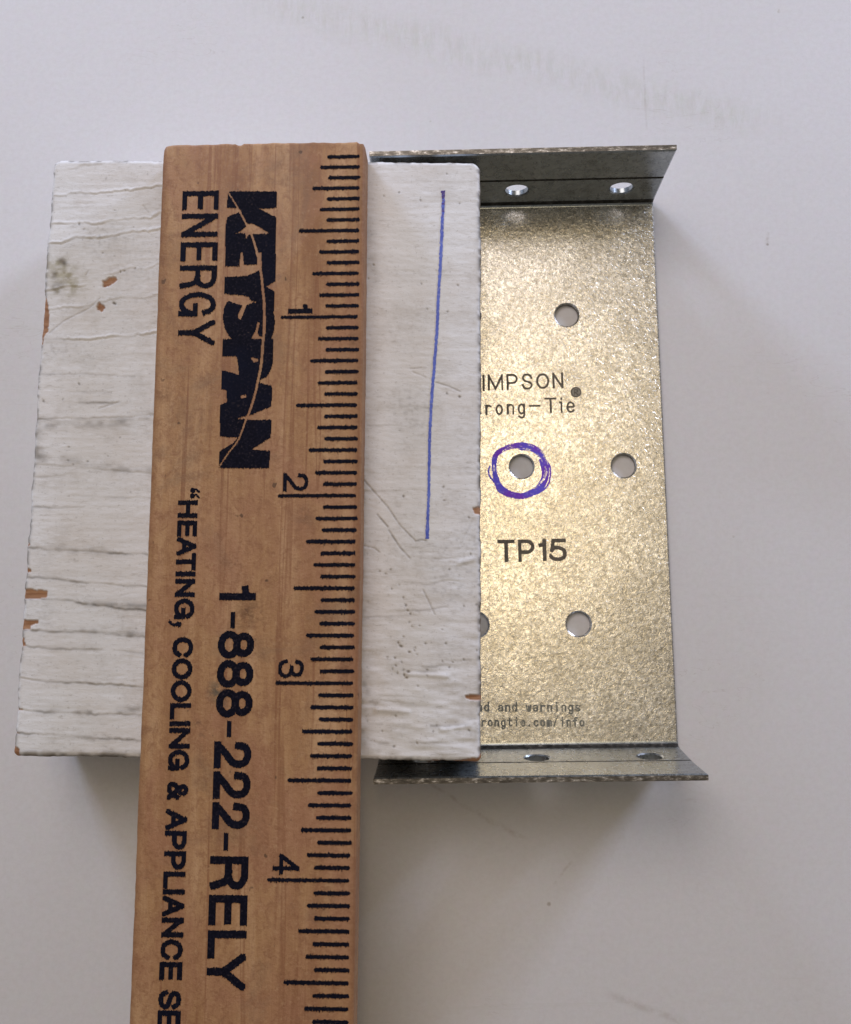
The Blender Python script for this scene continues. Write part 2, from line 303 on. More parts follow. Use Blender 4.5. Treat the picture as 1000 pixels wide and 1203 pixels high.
ART={'logo': [(0.3801,0.2876),(0.6582,0.2917),(0.6584,0.3886),(0.5626,0.3922),(0.6583,0.4449),(0.6635,0.8181),(0.6108,0.8486),(0.6582,0.8767),(0.6604,0.8851),(0.6607,0.9848),(0.6521,0.9895),(0.6636,1.0225),(0.6657,1.0568),(0.6615,1.1045),(0.6479,1.1487),(0.6599,1.1536),(0.6591,1.2879),(0.6488,1.3283),(0.6266,1.3652),(0.5907,1.3832),(0.5911,1.4015),(0.6542,1.4154),(0.66,1.439),(0.6569,1.5327),(0.5528,1.5755),(0.4613,1.599),(0.5207,1.6067),(0.6587,1.6095),(0.6577,1.7058),(0.5514,1.7735),(0.6562,1.7799),(0.6532,1.8761),(0.3775,1.8737),(0.376,1.784),(0.4488,1.7379),(0.4774,1.7049),(0.3774,1.6991),(0.3734,1.5243),(0.4112,1.5078),(0.4072,1.4393),(0.3786,1.4337),(0.3788,1.3306),(0.3841,1.3297),(0.4141,1.3347),(0.4743,1.3554),(0.4657,1.2864),(0.458,1.249),(0.3782,1.245),(0.3787,1.1498),(0.4253,1.1481),(0.4149,1.1364),(0.3869,1.0884),(0.373,1.0266),(0.3799,0.9649),(0.4023,0.9307),(0.4799,0.9556),(0.4581,1.0137),(0.4621,1.0377),(0.4755,1.0379),(0.5033,0.9592),(0.5363,0.9424),(0.5662,0.9379),(0.5292,0.9285),(0.5153,0.9077),(0.4816,0.8984),(0.3776,0.8891),(0.3781,0.7907),(0.4988,0.7886),(0.5683,0.7561),(0.5725,0.7374),(0.5845,0.7341),(0.5811,0.6505),(0.5589,0.6503),(0.5587,0.7199),(0.4836,0.7225),(0.4762,0.6493),(0.4627,0.6491),(0.4582,0.7291),(0.3775,0.7282),(0.3738,0.4868),(0.3825,0.4391),(0.4347,0.4172),(0.4615,0.407),(0.4339,0.3876),(0.3782,0.3847)],'logo_holes': [[(0.4904,0.4778),(0.5243,0.4804),(0.5584,0.4963),(0.6269,0.5407),(0.5326,0.5416),(0.5125,0.5448),(0.496,0.5586),(0.4931,0.5761),(0.4868,0.5445),(0.465,0.5337),(0.4246,0.5402),(0.4646,0.5197),(0.4909,0.4954)],[(0.5379,1.2598),(0.551,1.2532),(0.5778,1.2635),(0.5749,1.2804),(0.5518,1.2837)],[(0.4808,1.4714),(0.4971,1.4648),(0.517,1.4703),(0.5173,1.4817),(0.4911,1.4862)],[(0.5691,1.0524),(0.5825,1.056),(0.5708,1.1174),(0.5812,1.1345),(0.6012,1.1381),(0.6015,1.1517),(0.535,1.1477),(0.5571,1.1036)]],'swoosh': [(0.3816,0.2926),(0.4228,0.357),(0.4905,0.4814),(0.5263,0.559),(0.5593,0.6642),(0.5822,0.7757),(0.5948,0.8795),(0.6033,0.9534),(0.6066,1.0904),(0.602,1.1721),(0.5951,1.2941),(0.5807,1.3818),(0.5662,1.4585),(0.536,1.5654),(0.5175,1.6087),(0.4964,1.6784),(0.4716,1.7314),(0.4274,1.7908),(0.3805,1.8665)],'energy': [('E',0.1212,0.3311,0.2832,0.3947),('N',0.1219,0.3314,0.4179,0.5542),('E',0.1226,0.3316,0.5867,0.6951),('R',0.1233,0.3318,0.723,0.8559),('G',0.124,0.3321,0.8771,1.0169),('Y',0.1248,0.3324,1.039,1.1836)],'slogan': [('“',0.1611,0.2699,1.9834,2.0391),('H',0.1607,0.2698,2.0521,2.1467),('E',0.1603,0.2697,2.163,2.2483),('A',0.1599,0.2696,2.252,2.3516),('T',0.1596,0.2695,2.3397,2.4311),('I',0.1593,0.2694,2.4361,2.4659),('N',0.159,0.2694,2.4783,2.5741),('G',0.1586,0.2693,2.5823,2.6926),(',',0.1583,0.2692,2.7057,2.7319),('C',0.1578,0.269,2.7883,2.8939),('O',0.1573,0.2689,2.9007,3.0115),('O',0.1569,0.2688,3.0146,3.1283),('L',0.1565,0.2687,3.1346,3.2185),('I',0.1562,0.2686,3.2274,3.2551),('N',0.1559,0.2685,3.2639,3.3692),('G',0.1555,0.2684,3.3745,3.4814),('&',0.1548,0.2682,3.5371,3.6311),('A',0.1542,0.2681,3.6794,3.7839),('P',0.1538,0.268,3.7882,3.8822),('P',0.1534,0.2679,3.8908,3.9823),('L',0.153,0.2678,3.9929,4.0746),('I',0.1528,0.2677,4.0788,4.1063),('A',0.1525,0.2676,4.1114,4.2144),('N',0.1521,0.2675,4.2207,4.3169),('C',0.1517,0.2674,4.3269,4.4267),('E',0.1513,0.2673,4.4376,4.5244),('S',0.1507,0.2671,4.574,4.6684),('E',0.1503,0.267,4.6726,4.7584)],'phone': [('1',0.4022,0.5969,2.5046,2.591),('-',0.4016,0.5968,2.6545,2.7403),('8',0.401,0.5967,2.7538,2.9019),('8',0.4003,0.5965,2.9086,3.0533),('8',0.3997,0.5964,3.06,3.2081),('-',0.3991,0.5963,3.2257,3.3091),('2',0.3985,0.5961,3.331,3.4684),('2',0.3979,0.596,3.4836,3.6243),('2',0.3972,0.5959,3.6416,3.7768),('-',0.3966,0.5957,3.7961,3.8835),('R',0.396,0.5956,3.9134,4.0784),('E',0.3952,0.5954,4.1058,4.2547),('L',0.3945,0.5953,4.2798,4.4169),('Y',0.3939,0.5952,4.3921,4.5696)],'numerals': [('1',0.737,0.8733,0.9495,1.0058),('2',0.7315,0.8688,1.9041,2.0023),('3',0.7259,0.8641,2.9031,3.001),('4',0.7203,0.8594,3.8975,3.9991)],'tick_right': [(1.1339,0.0852),(1.1358,2.0381),(1.1226,4.0291)],'tick_len': {16: 0.171,8: 0.2107,4: 0.2524,2: 0.3236,1: 0.416},'plate_L': 3.4354249262698793,'holes': [(1.2232,-0.7336),(0.9058,-1.7223),(1.5512,-1.7279),(1.2327,-2.7194),(0.5996,-2.7156)],'hole_r': 0.0741,'simpson': [('S',0.5882,0.6515,-1.229,-1.1203),('I',0.6645,0.6859,-1.228,-1.1209),('M',0.7028,0.8021,-1.2241,-1.1192),('P',0.8225,0.8962,-1.2231,-1.1178),('S',0.9201,0.9916,-1.2234,-1.1173),('O',1.0132,1.097,-1.2204,-1.1169),('N',1.1168,1.1864,-1.2192,-1.1139)],'strong': [('t',0.6117,0.6596,-1.3855,-1.2811),('r',0.6802,0.7258,-1.3852,-1.3175),('o',0.7486,0.7974,-1.3857,-1.3165),('n',0.8186,0.8705,-1.3838,-1.3147),('g',0.8885,0.9405,-1.4115,-1.3136),('-',0.9629,1.0351,-1.3296,-1.3309),('T',1.0626,1.1408,-1.3789,-1.2783),('i',1.1514,1.1888,-1.3782,-1.2753),('e',1.2007,1.254,-1.3798,-1.3061)],'reg': [(1.2659,-1.2454),(1.3001,-1.2461)],'model': [('T',0.7397,0.85,-2.3278,-2.1868),('P',0.8687,0.9736,-2.3285,-2.1875),('1',0.992,1.0472,-2.3272,-2.1854),('5',1.0609,1.1739,-2.327,-2.1855)],'warn': [('a',0.591,0.6256,-3.2468,-3.204),('d',0.634,0.669,-3.2473,-3.1865),('a',0.72,0.7547,-3.2484,-3.2057),('n',0.763,0.7977,-3.249,-3.2062),('d',0.8059,0.8411,-3.2495,-3.1888),('w',0.8919,0.9266,-3.2506,-3.2079),('a',0.9348,0.9696,-3.2512,-3.2084),('r',0.9777,1.0126,-3.2517,-3.209),('n',1.0206,1.0555,-3.2523,-3.2095),('i',1.0635,1.099,-3.2528,-3.1921),('n',1.1064,1.1414,-3.2534,-3.2106),('g',1.1488,1.1843,-3.2697,-3.2112),('s',1.1922,1.2272,-3.2544,-3.2117)],'web': [('s',0.535,0.5665,-3.3366,-3.2939),('t',0.5751,0.607,-3.3371,-3.2801),('r',0.6153,0.6469,-3.3376,-3.2949),('o',0.6554,0.6871,-3.3381,-3.2954),('n',0.6956,0.7272,-3.3386,-3.2959),('g',0.7353,0.7674,-3.3549,-3.2965),('t',0.7758,0.8079,-3.3396,-3.2826),('i',0.8159,0.8482,-3.3401,-3.2788),('e',0.856,0.8878,-3.3406,-3.298),('.',0.9063,0.9168,-3.3412,-3.332),('c',0.9362,0.968,-3.3416,-3.299),('o',0.9763,1.0081,-3.3421,-3.2995),('m',1.0163,1.0482,-3.3426,-3.3),('/',1.0564,1.0891,-3.3431,-3.2747),('i',1.0964,1.129,-3.3436,-3.2824),('n',1.1365,1.1685,-3.3441,-3.3015),('f',1.1765,1.2091,-3.3446,-3.2834),('o',1.2165,1.2486,-3.3451,-3.3025)],'rings': [[(0.9017,-1.5904),(0.96,-1.5947),(1.0108,-1.6319),(1.0448,-1.6852),(1.0493,-1.751),(1.0379,-1.8098),(1.0042,-1.8616),(0.9584,-1.8869),(0.8997,-1.912),(0.8355,-1.9044),(0.7783,-1.8708),(0.7471,-1.8245),(0.7354,-1.7719),(0.7337,-1.7062),(0.7447,-1.6471),(0.791,-1.6116),(0.8433,-1.5927),(0.9019,-1.5838)],[(0.9079,-1.6037),(0.9725,-1.6114),(1.0264,-1.652),(1.0537,-1.7117),(1.0653,-1.7578),(1.0504,-1.8231),(1.0101,-1.8812),(0.9516,-1.8998),(0.8935,-1.9054),(0.8294,-1.8913),(0.7723,-1.8511),(0.7445,-1.7983),(0.7363,-1.7325),(0.7312,-1.6732),(0.7582,-1.6275),(0.8172,-1.5988),(0.8823,-1.5901),(0.9342,-1.5877)],[(0.9152,-1.5708),(0.9861,-1.5886),(1.0366,-1.6324),(1.061,-1.6855),(1.0856,-1.7254),(1.0853,-1.7778),(1.0726,-1.8366),(1.0294,-1.8816),(0.9643,-1.9066),(0.893,-1.9217),(0.816,-1.9106),(0.7556,-1.877),(0.7342,-1.8243),(0.7028,-1.7845),(0.6959,-1.745),(0.7043,-1.7188)],[(0.7778,-1.6213),(0.8175,-1.5889),(0.8826,-1.5768),(0.9345,-1.5777),(0.9985,-1.6086),(1.0423,-1.6588),(1.0668,-1.7053),(1.0719,-1.7514),(1.0579,-1.7905),(1.0309,-1.8293)],[(0.8674,-1.918),(0.9124,-1.9188),(0.9774,-1.897),(1.0302,-1.8555),(1.051,-1.8035),(1.04,-1.7377),(1.0286,-1.6849)],[(0.7483,-1.7721),(0.7663,-1.8314),(0.8041,-1.8713),(0.8676,-1.9082)]],'cracks': [(0.5,[(0.0183,0.0533),(0.1608,0.0487),(0.2104,0.025),(0.3124,0.0282),(0.337,0.0124),(0.6666,0.0035)]),(0.9,[(0.0182,0.2121),(0.221,0.205),(0.4739,0.1954),(0.5488,0.1773),(0.6643,0.162)]),(0.7,[(0.0201,0.4013),(0.0803,0.391),(0.2832,0.402),(0.3824,0.3709),(0.6341,0.3663),(0.6728,0.3351)]),(0.9,[(0.0126,0.5213),(0.0984,0.5188),(0.1869,0.48),(0.2379,0.4905),(0.3627,0.4699),(0.5377,0.4495),(0.6779,0.4394)]),(0.7,[(0.0062,0.8109),(0.13,0.7851),(0.2545,0.7697),(0.329,0.7595)]),(0.6,[(0.4407,0.6978),(0.5494,0.6721),(0.6883,0.6516)]),(0.6,[(0.0482,0.9184),(0.2623,0.9029),(0.4095,0.8568),(0.6081,0.8414),(0.6971,0.8311)]),(0.9,[(0.0543,1.0915),(0.3723,1.0807),(0.5207,1.0703),(0.7081,1.0548)]),(0.5,[(0.0279,1.2986),(0.2854,1.2926),(0.5333,1.3068)]),(0.4,[(0.1684,1.4032),(0.3906,1.4023)]),(0.7,[(0.3056,1.4674),(0.4976,1.4666)]),(1.0,[(0.0053,1.5584),(0.3014,1.5618),(0.4973,1.5509),(0.5948,1.5405),(0.6923,1.5301)]),(0.6,[(0.0131,1.8249),(0.2199,1.8381),(0.3674,1.8518),(0.5629,1.8601),(0.6998,1.8737)]),(0.4,[(0.0082,1.8984),(0.1257,1.8975),(0.2128,1.8822)]),(0.6,[(0.0635,2.0683),(0.2829,2.0713)]),(0.3,[(0.3034,2.0081),(0.6679,2.0099)]),(1.0,[(0.0204,2.3003),(0.1519,2.3085),(0.4428,2.3199),(0.7084,2.3315)]),(1.1,[(0.0074,2.4677),(0.2105,2.4702),(0.3564,2.4923),(0.7079,2.5119)]),(1.0,[(0.0106,2.5864),(0.2657,2.5833),(0.3634,2.6105),(0.7099,2.6438)]),(1.0,[(0.0128,2.7608),(0.3484,2.7611),(0.7077,2.789)]),(0.7,[(0.0092,2.8499),(0.3781,2.8588),(0.5688,2.8608),(0.703,2.8822)]),(1.2,[(0.0209,3.0221),(0.1985,3.038),(0.4842,3.0475),(0.7028,3.0626)]),(1.0,[(0.0183,3.1931),(0.209,3.2038),(0.4462,3.2091),(0.706,3.214)]),(0.9,[(0.0125,3.317),(0.2642,3.3265),(0.4538,3.3414),(0.7034,3.3463)]),(0.4,[(1.9639,2.6654),(2.1649,2.6489)]),(0.6,[(2.1412,2.6259),(2.3279,2.6096)]),(0.6,[(2.2184,2.4709),(2.256,2.4798),(2.3963,2.4595)]),(0.5,[(2.4234,2.356),(2.4982,2.3364)]),(0.5,[(2.4184,2.3278),(2.3481,2.3379)]),(0.6,[(2.1698,2.9533),(2.2764,2.9471)]),(0.5,[(2.2854,2.9241),(2.378,2.9182)]),(0.5,[(2.4148,2.8947),(2.4702,2.8848)]),(0.8,[(2.0014,3.1247),(2.0337,3.1197),(2.1634,3.1267)]),(0.5,[(2.0563,3.092),(2.172,3.0902)]),(0.7,[(2.3356,3.2416),(2.4274,3.2355),(2.4871,3.23)]),(0.5,[(1.9436,3.2391),(1.9899,3.2428)]),(0.5,[(2.1728,3.1356),(2.3113,3.138)]),(0.4,[(1.9454,3.3203),(2.0243,3.346)]),(0.4,[(2.2219,3.3336),(2.3367,3.3316)]),(0.5,[(2.4016,3.3932),(2.4884,3.3872)]),(0.4,[(1.9636,1.9656),(2.1537,1.9545)]),(0.3,[(1.968,2.1808),(2.1099,2.1699)]),(0.5,[(2.1364,1.4787),(2.2422,1.4831)]),(0.3,[(1.9559,1.5923),(2.2436,1.5858)])],'ridges': [[(2.0022,3.1656),(2.1734,3.1719)],[(2.3589,3.2682),(2.5055,3.2387)],[(2.1701,2.9716),(2.3786,2.9776)],[(2.4422,2.3605),(2.517,2.3409)]],'dirtband': [(7,0.3,[(0.032,1.588),(0.3031,1.5915),(0.5474,1.5704),(0.693,1.5449)]),(9,0.4,[(0.0099,1.6278),(0.0508,1.8001)]),(5,0.25,[(0.193,1.7991),(0.4156,1.8416),(0.699,1.8591)]),(4,0.3,[(0.1519,2.3085),(0.491,2.3194)]),(3,0.35,[(0.3634,2.6105),(0.7087,2.6203)]),(3,0.35,[(0.3484,2.7611),(0.6975,2.7751)]),(4,0.35,[(0.587,3.1931),(0.7043,3.182)]),(2.5,0.5,[(0.209,3.2038),(0.427,3.2048)]),(3,0.4,[(0.2886,3.3397),(0.4541,3.346)]),(7,0.45,[(0.105,0.7851),(0.0855,0.7954)]),(6,0.45,[(0.0805,0.7954),(0.0962,0.8057)]),(4,0.55,[(0.1047,0.6201),(0.1258,0.6356)]),(3,0.4,[(0.0696,0.7027),(0.0656,0.7182)]),(5,0.22,[(1.8855,1.8843),(1.9004,2.5495),(1.9015,3.0122),(1.9097,3.375)]),(5,0.35,[(1.9294,3.0118),(1.9398,3.0665)]),(8,0.25,[(1.9148,3.1943),(1.9194,3.3973)]),(3,0.3,[(1.997,3.1384),(2.0058,3.1156)]),(7,0.12,[(1.8915,0.3853),(1.9384,0.7444)])],'scratches': [(0.9,0.8,[(1.8953,1.8939),(1.9637,1.9704),(2.0415,2.0561),(2.1096,2.1557),(2.1961,2.2403)]),(1.3,0.8,[(2.1962,2.245),(2.229,2.2352),(2.2574,2.2397)]),(1.2,0.9,[(1.9805,2.0949),(2.0435,2.1658)]),(1.2,0.9,[(2.0486,2.1848),(2.1118,2.279),(2.1693,2.3398)]),(0.7,0.6,[(1.9084,2.2716),(1.9702,2.2852),(1.999,2.3086)]),(0.8,0.7,[(2.2424,2.5127),(2.2761,2.5777),(2.3097,2.647)]),(1.0,0.4,[(2.167,1.2812),(2.2398,1.3107)]),(1.1,0.55,[(2.2979,1.3401),(2.3751,1.3645),(2.4378,1.3938)]),(1.2,0.35,[(2.1522,1.2614),(2.2149,1.2563)]),(0.8,0.3,[(2.4459,2.2615),(2.5153,2.1234)]),(0.7,0.6,[(0.0574,1.0611),(0.1424,0.9847),(0.2876,0.908),(0.349,0.8466)]),(1.0,0.5,[(0.3766,1.5019),(0.4924,1.4616)]),(0.8,0.4,[(0.5694,0.2825),(0.6071,0.3297)]),(0.8,0.5,[(0.2558,0.708),(0.2694,0.6822)])],'bare': [[(-0.0026,2.5344),(0.1426,2.5398),(0.1452,2.58),(0.0107,2.5888)],[(0.004,2.7022),(0.1052,2.7056),(0.1063,2.722),(0.0688,2.7366),(0.0653,2.7555),(0.0076,2.7562)],[(-0.0039,2.7986),(0.0348,2.8028),(0.0313,2.8216),(0.0475,2.8494),(0.0044,2.85)],[(0.3531,0.744),(0.3729,0.7389),(0.3869,0.7209),(0.4369,0.7209),(0.4429,0.7389),(0.4046,0.7697),(0.3605,0.7851)],[(0.3399,0.862),(0.3821,0.9028),(0.3638,0.9309),(0.3331,0.9182)],[(-0.0045,0.8006),(0.0343,0.857),(0.0552,0.9491),(0.0561,1.0408),(0.0337,1.0814),(0.0267,1.1271),(0.0068,1.1271)],[(2.5148,2.0568),(2.5572,2.0421),(2.5622,2.0897),(2.5198,2.0877)],[(2.4812,3.0785),(2.5778,3.0748),(2.578,3.1065),(2.5504,3.1069),(2.486,3.0989)],[(0.0078,3.1794),(0.0373,3.1928),(0.0614,3.197),(0.0047,3.2025)],[(-0.0023,3.3081),(0.0365,3.3212),(0.0037,3.3263)],[(2.2922,3.4399),(2.3058,3.4262),(2.3837,3.4315),(2.5434,3.4086),(2.5798,3.3811),(2.5802,3.4525),(2.2925,3.4578)],[(0.0029,2.401),(0.0481,2.4244),(0.0442,2.4387),(0.0055,2.4392)],[(0.0032,2.262),(0.034,2.2857),(0.0055,2.2956)],[(0.0059,2.0834),(0.027,2.1074),(0.0237,2.1317),(-0.0006,2.1319)],[(-0.0074,3.3722),(0.0424,3.4078),(0.0556,3.4621),(-0.0017,3.4541)]],'specks': [(1.4,0.2547,1.3579),(0.9,0.1663,1.4482),(1.2,0.0532,1.4586),(1.2,0.2178,1.7253),(1.2,0.3306,1.808),(1.1,0.2178,1.8039),(0.9,0.2486,1.8281),(0.8,0.4462,1.7778),(0.8,0.5086,1.6693),(1.3,0.197,0.3965),(1.0,0.2292,0.4279),(0.8,0.4044,0.3134),(0.8,0.521,0.4182),(1.0,0.3485,0.5737),(1.8,0.4306,0.8773),(1.0,0.4408,0.8824),(1.2,0.4601,0.6875),(1.0,0.4799,0.6824),(1.2,0.5441,0.6669),(1.2,1.9315,0.6476),(0.8,1.9038,0.7291),(1.2,2.0711,0.2095),(1.0,1.9823,0.23),(1.0,2.3467,0.0959),(1.3,2.3481,1.9385),(1.2,2.3538,2.0152),(1.4,2.1258,1.9931),(1.1,2.4917,2.1093),(1.0,2.0343,2.4261),(1.0,2.0011,2.4123),(1.0,2.0621,2.4022),(0.9,2.1106,2.4862),(0.9,2.0688,2.5101),(1.2,2.1353,2.5561),(1.3,2.15,2.5979),(1.1,2.1599,2.6257),(1.2,2.1742,2.6441),(0.9,2.1703,2.6906),(0.9,2.1846,2.7136),(1.1,2.2265,2.7084),(1.0,2.1389,2.7697),(1.2,2.2605,2.805),(1.8,2.1258,2.8206),(1.4,2.1115,2.8024),(1.6,2.1728,2.8522),(1.2,2.0943,2.8855),(1.0,2.205,2.8288),(0.9,2.2006,2.8426),(0.9,2.2149,2.8654),(1.0,2.0523,2.8815),(1.0,2.1319,2.908),(1.2,2.0997,2.9268),(0.8,2.0814,2.9454),(1.8,2.1699,2.9579),(1.5,2.147,2.9765),(1.5,2.1611,2.99),(1.0,2.1097,2.9679),(1.0,2.1419,2.9491),(1.3,2.3721,2.8034),(1.2,2.392,2.9317),(1.2,2.4703,2.8893),(1.1,2.2718,2.9472),(1.0,2.2722,2.9792),(1.0,2.4102,2.904),(0.9,2.3546,2.9002),(0.8,2.3785,2.9685),(0.9,2.2221,3.0348),(0.9,2.3084,3.2736),(1.0,2.3264,3.2417),(1.2,2.1045,3.1957),(1.3,2.222,3.3381),(1.2,2.3863,2.3987),(1.2,2.5027,2.3128),(0.9,2.3526,2.7299),(1.0,2.4677,2.5986),(1.2,2.5375,2.5884),(1.4,2.5516,2.6022),(1.0,2.5393,2.8379),(0.9,1.9525,3.2254),(1.0,2.0322,3.2783),(1.3,2.0982,3.3582),(1.2,2.5011,3.2658),(1.6,2.4333,1.4233),(1.2,2.3612,1.4039),(1.2,2.1955,0.2567),(1.0,2.4225,0.2783),(0.9,2.2439,0.9113),(1.2,2.3607,0.9263),(1.2,2.4174,0.7699),(1.0,2.2077,0.7597)],'pen': [(2.3256,0.2001),(2.3285,0.2417),(2.3253,0.3865),(2.3198,0.5406),(2.3142,0.6937),(2.3063,0.8457),(2.3033,0.9967),(2.2955,1.1467),(2.2853,1.2957),(2.2773,1.419),(2.2717,1.5417),(2.2686,1.6637),(2.2678,1.785),(2.267,1.9055),(2.2663,2.0255),(2.263,2.1305),(2.262,2.2302)],'corner': [(0.0149,0.0001),(2.5438,0.0289),(0.0186,3.4401),(2.5664,3.4305)]}
# ---------------------------------------------------------------- flat print: union of outlines cut into thin columns
def rib(pts, w, closed=False, square=True):
    """polygons (convex) that cover a stroke of width w along pts"""
    P = [np.array(p, float) for p in pts]; out = []; n = len(P)
    segs = [(P[i], P[(i+1) % n]) for i in range(n if closed else n-1)]
    for k, (a, b) in enumerate(segs):
        d = b-a; L = np.hypot(*d)
        if L < 1e-9: continue
        d = d/L; q = np.array([-d[1], d[0]])*w/2
        a2, b2 = a, b
        if square and not closed:
            if k == 0: a2 = a-d*w/2
            if k == len(segs)-1: b2 = b+d*w/2
        out.append([a2+q, b2+q, b2-q, a2-q])
    for i in range(n):
        if closed or 0 < i < n-1:
            out.append([P[i]+np.array([math.cos(t), math.sin(t)])*w/2 for t in np.linspace(0, 2*math.pi, 10)[:-1]])
    return out
def runs(poly, u):
    xs = []; n = len(poly)
    for i in range(n):
        (u0, v0), (u1, v1) = poly[i], poly[(i+1) % n]
        if (u0 <= u) != (u1 <= u): xs.append(v0+(v1-v0)*(u-u0)/(u1-u0))
    xs.sort()
    return list(zip(xs[::2], xs[1::2]))
def merge(iv):
    iv.sort(); out = []
    for a, b in iv:
        if out and a <= out[-1][1]+1e-6: out[-1][1] = max(out[-1][1], b)
        else: out.append([a, b])
    return out
def subtract(iv, cut):
    for a, b in cut:
        nxt = []
        for c, d in iv:
            if b <= c or a >= d: nxt.append([c, d]); continue
            if a > c: nxt.append([c, a])
            if b < d: nxt.append([b, d])
        iv = nxt
    return iv
def printed(name, groups, material, parent, z, step=.0034, jit=.002, teeth=0.0, rnd=None, skip=0.0, flip=True):
    """groups: list of (add polygons, subtract polygons, clip box or None); columns run along v (the grain)"""
    rnd = rnd or random.Random(len(name)+len(groups))
    cols = {}
    for add, sub, clip in groups:
        allp = [p for p in add if len(p) > 2]
        us = [q[0] for p in allp for q in p]; lo, hi = min(us), max(us)
        if clip: lo, hi = max(lo, clip[0]), min(hi, clip[1])
        for k in range(math.ceil(lo/step-.5), math.floor(hi/step-.5)+1):
            u = (k+.5)*step; iv = []
            for p in allp:
                pu = [q[0] for q in p]
                if min(pu) <= u <= max(pu): iv += runs(p, u)
            iv = merge(iv)
            if clip: iv = [[max(a, clip[2]), min(b, clip[3])] for a, b in iv if a < clip[3] and b > clip[2]]
            for p in sub: iv = subtract(iv, runs(p, u))
            cols.setdefault(k, []).extend(iv)
    V = []; F = []
    for k in sorted(cols):
        u0, u1 = k*step, (k+1)*step
        for a, b in merge(cols[k]):
            if b-a < .001: continue
            if skip and rnd.random() < skip: continue
            a -= rnd.gauss(0, jit)+(rnd.random()**4)*teeth; b += rnd.gauss(0, jit)+(rnd.random()**4)*teeth
            if b-a < .002: continue
            n = len(V); s = -1 if flip else 1
            V += [(u0, s*a, z), (u1, s*a, z), (u1, s*b, z), (u0, s*b, z)]
            F.append((n, n+3, n+2, n+1) if flip else (n, n+1, n+2, n+3))
    return link_mesh(name, mesh_from(name, V, F), material, parent)

# ---------------------------------------------------------------- letter shapes as centre lines in a unit box
def arc(cx, cy, rx, ry, a0, a1, n=14):
    return [(cx+rx*math.cos(math.radians(a0+(a1-a0)*i/n)), cy+ry*math.sin(math.radians(a0+(a1-a0)*i/n))) for i in range(n+1)]
def spl(pts, n=5):
    P = [np.array(p, float) for p in pts]; P = [2*P[0]-P[1]]+P+[2*P[-1]-P[-2]]; out = []
    for i in range(1, len(P)-2):
        a, b, c, d = P[i-1:i+3]
        for k in range(n):
            t = k/n
            out.append(tuple(.5*(2*b+(c-a)*t+(2*a-5*b+4*c-d)*t*t+(3*b-a-3*c+d)*t**3)))
    return out+[tuple(P[-2])]
O_ = arc(.5, .5, .5, .5, 0, 360, 26)
def bowl(y0, y1, x1=1.0):
    r = (y1-y0)/2
    return [(0, y1), (x1*.55, y1)]+arc(x1*.55, (y0+y1)/2, x1*.45, r, 90, -90, 12)+[(0, y0)]
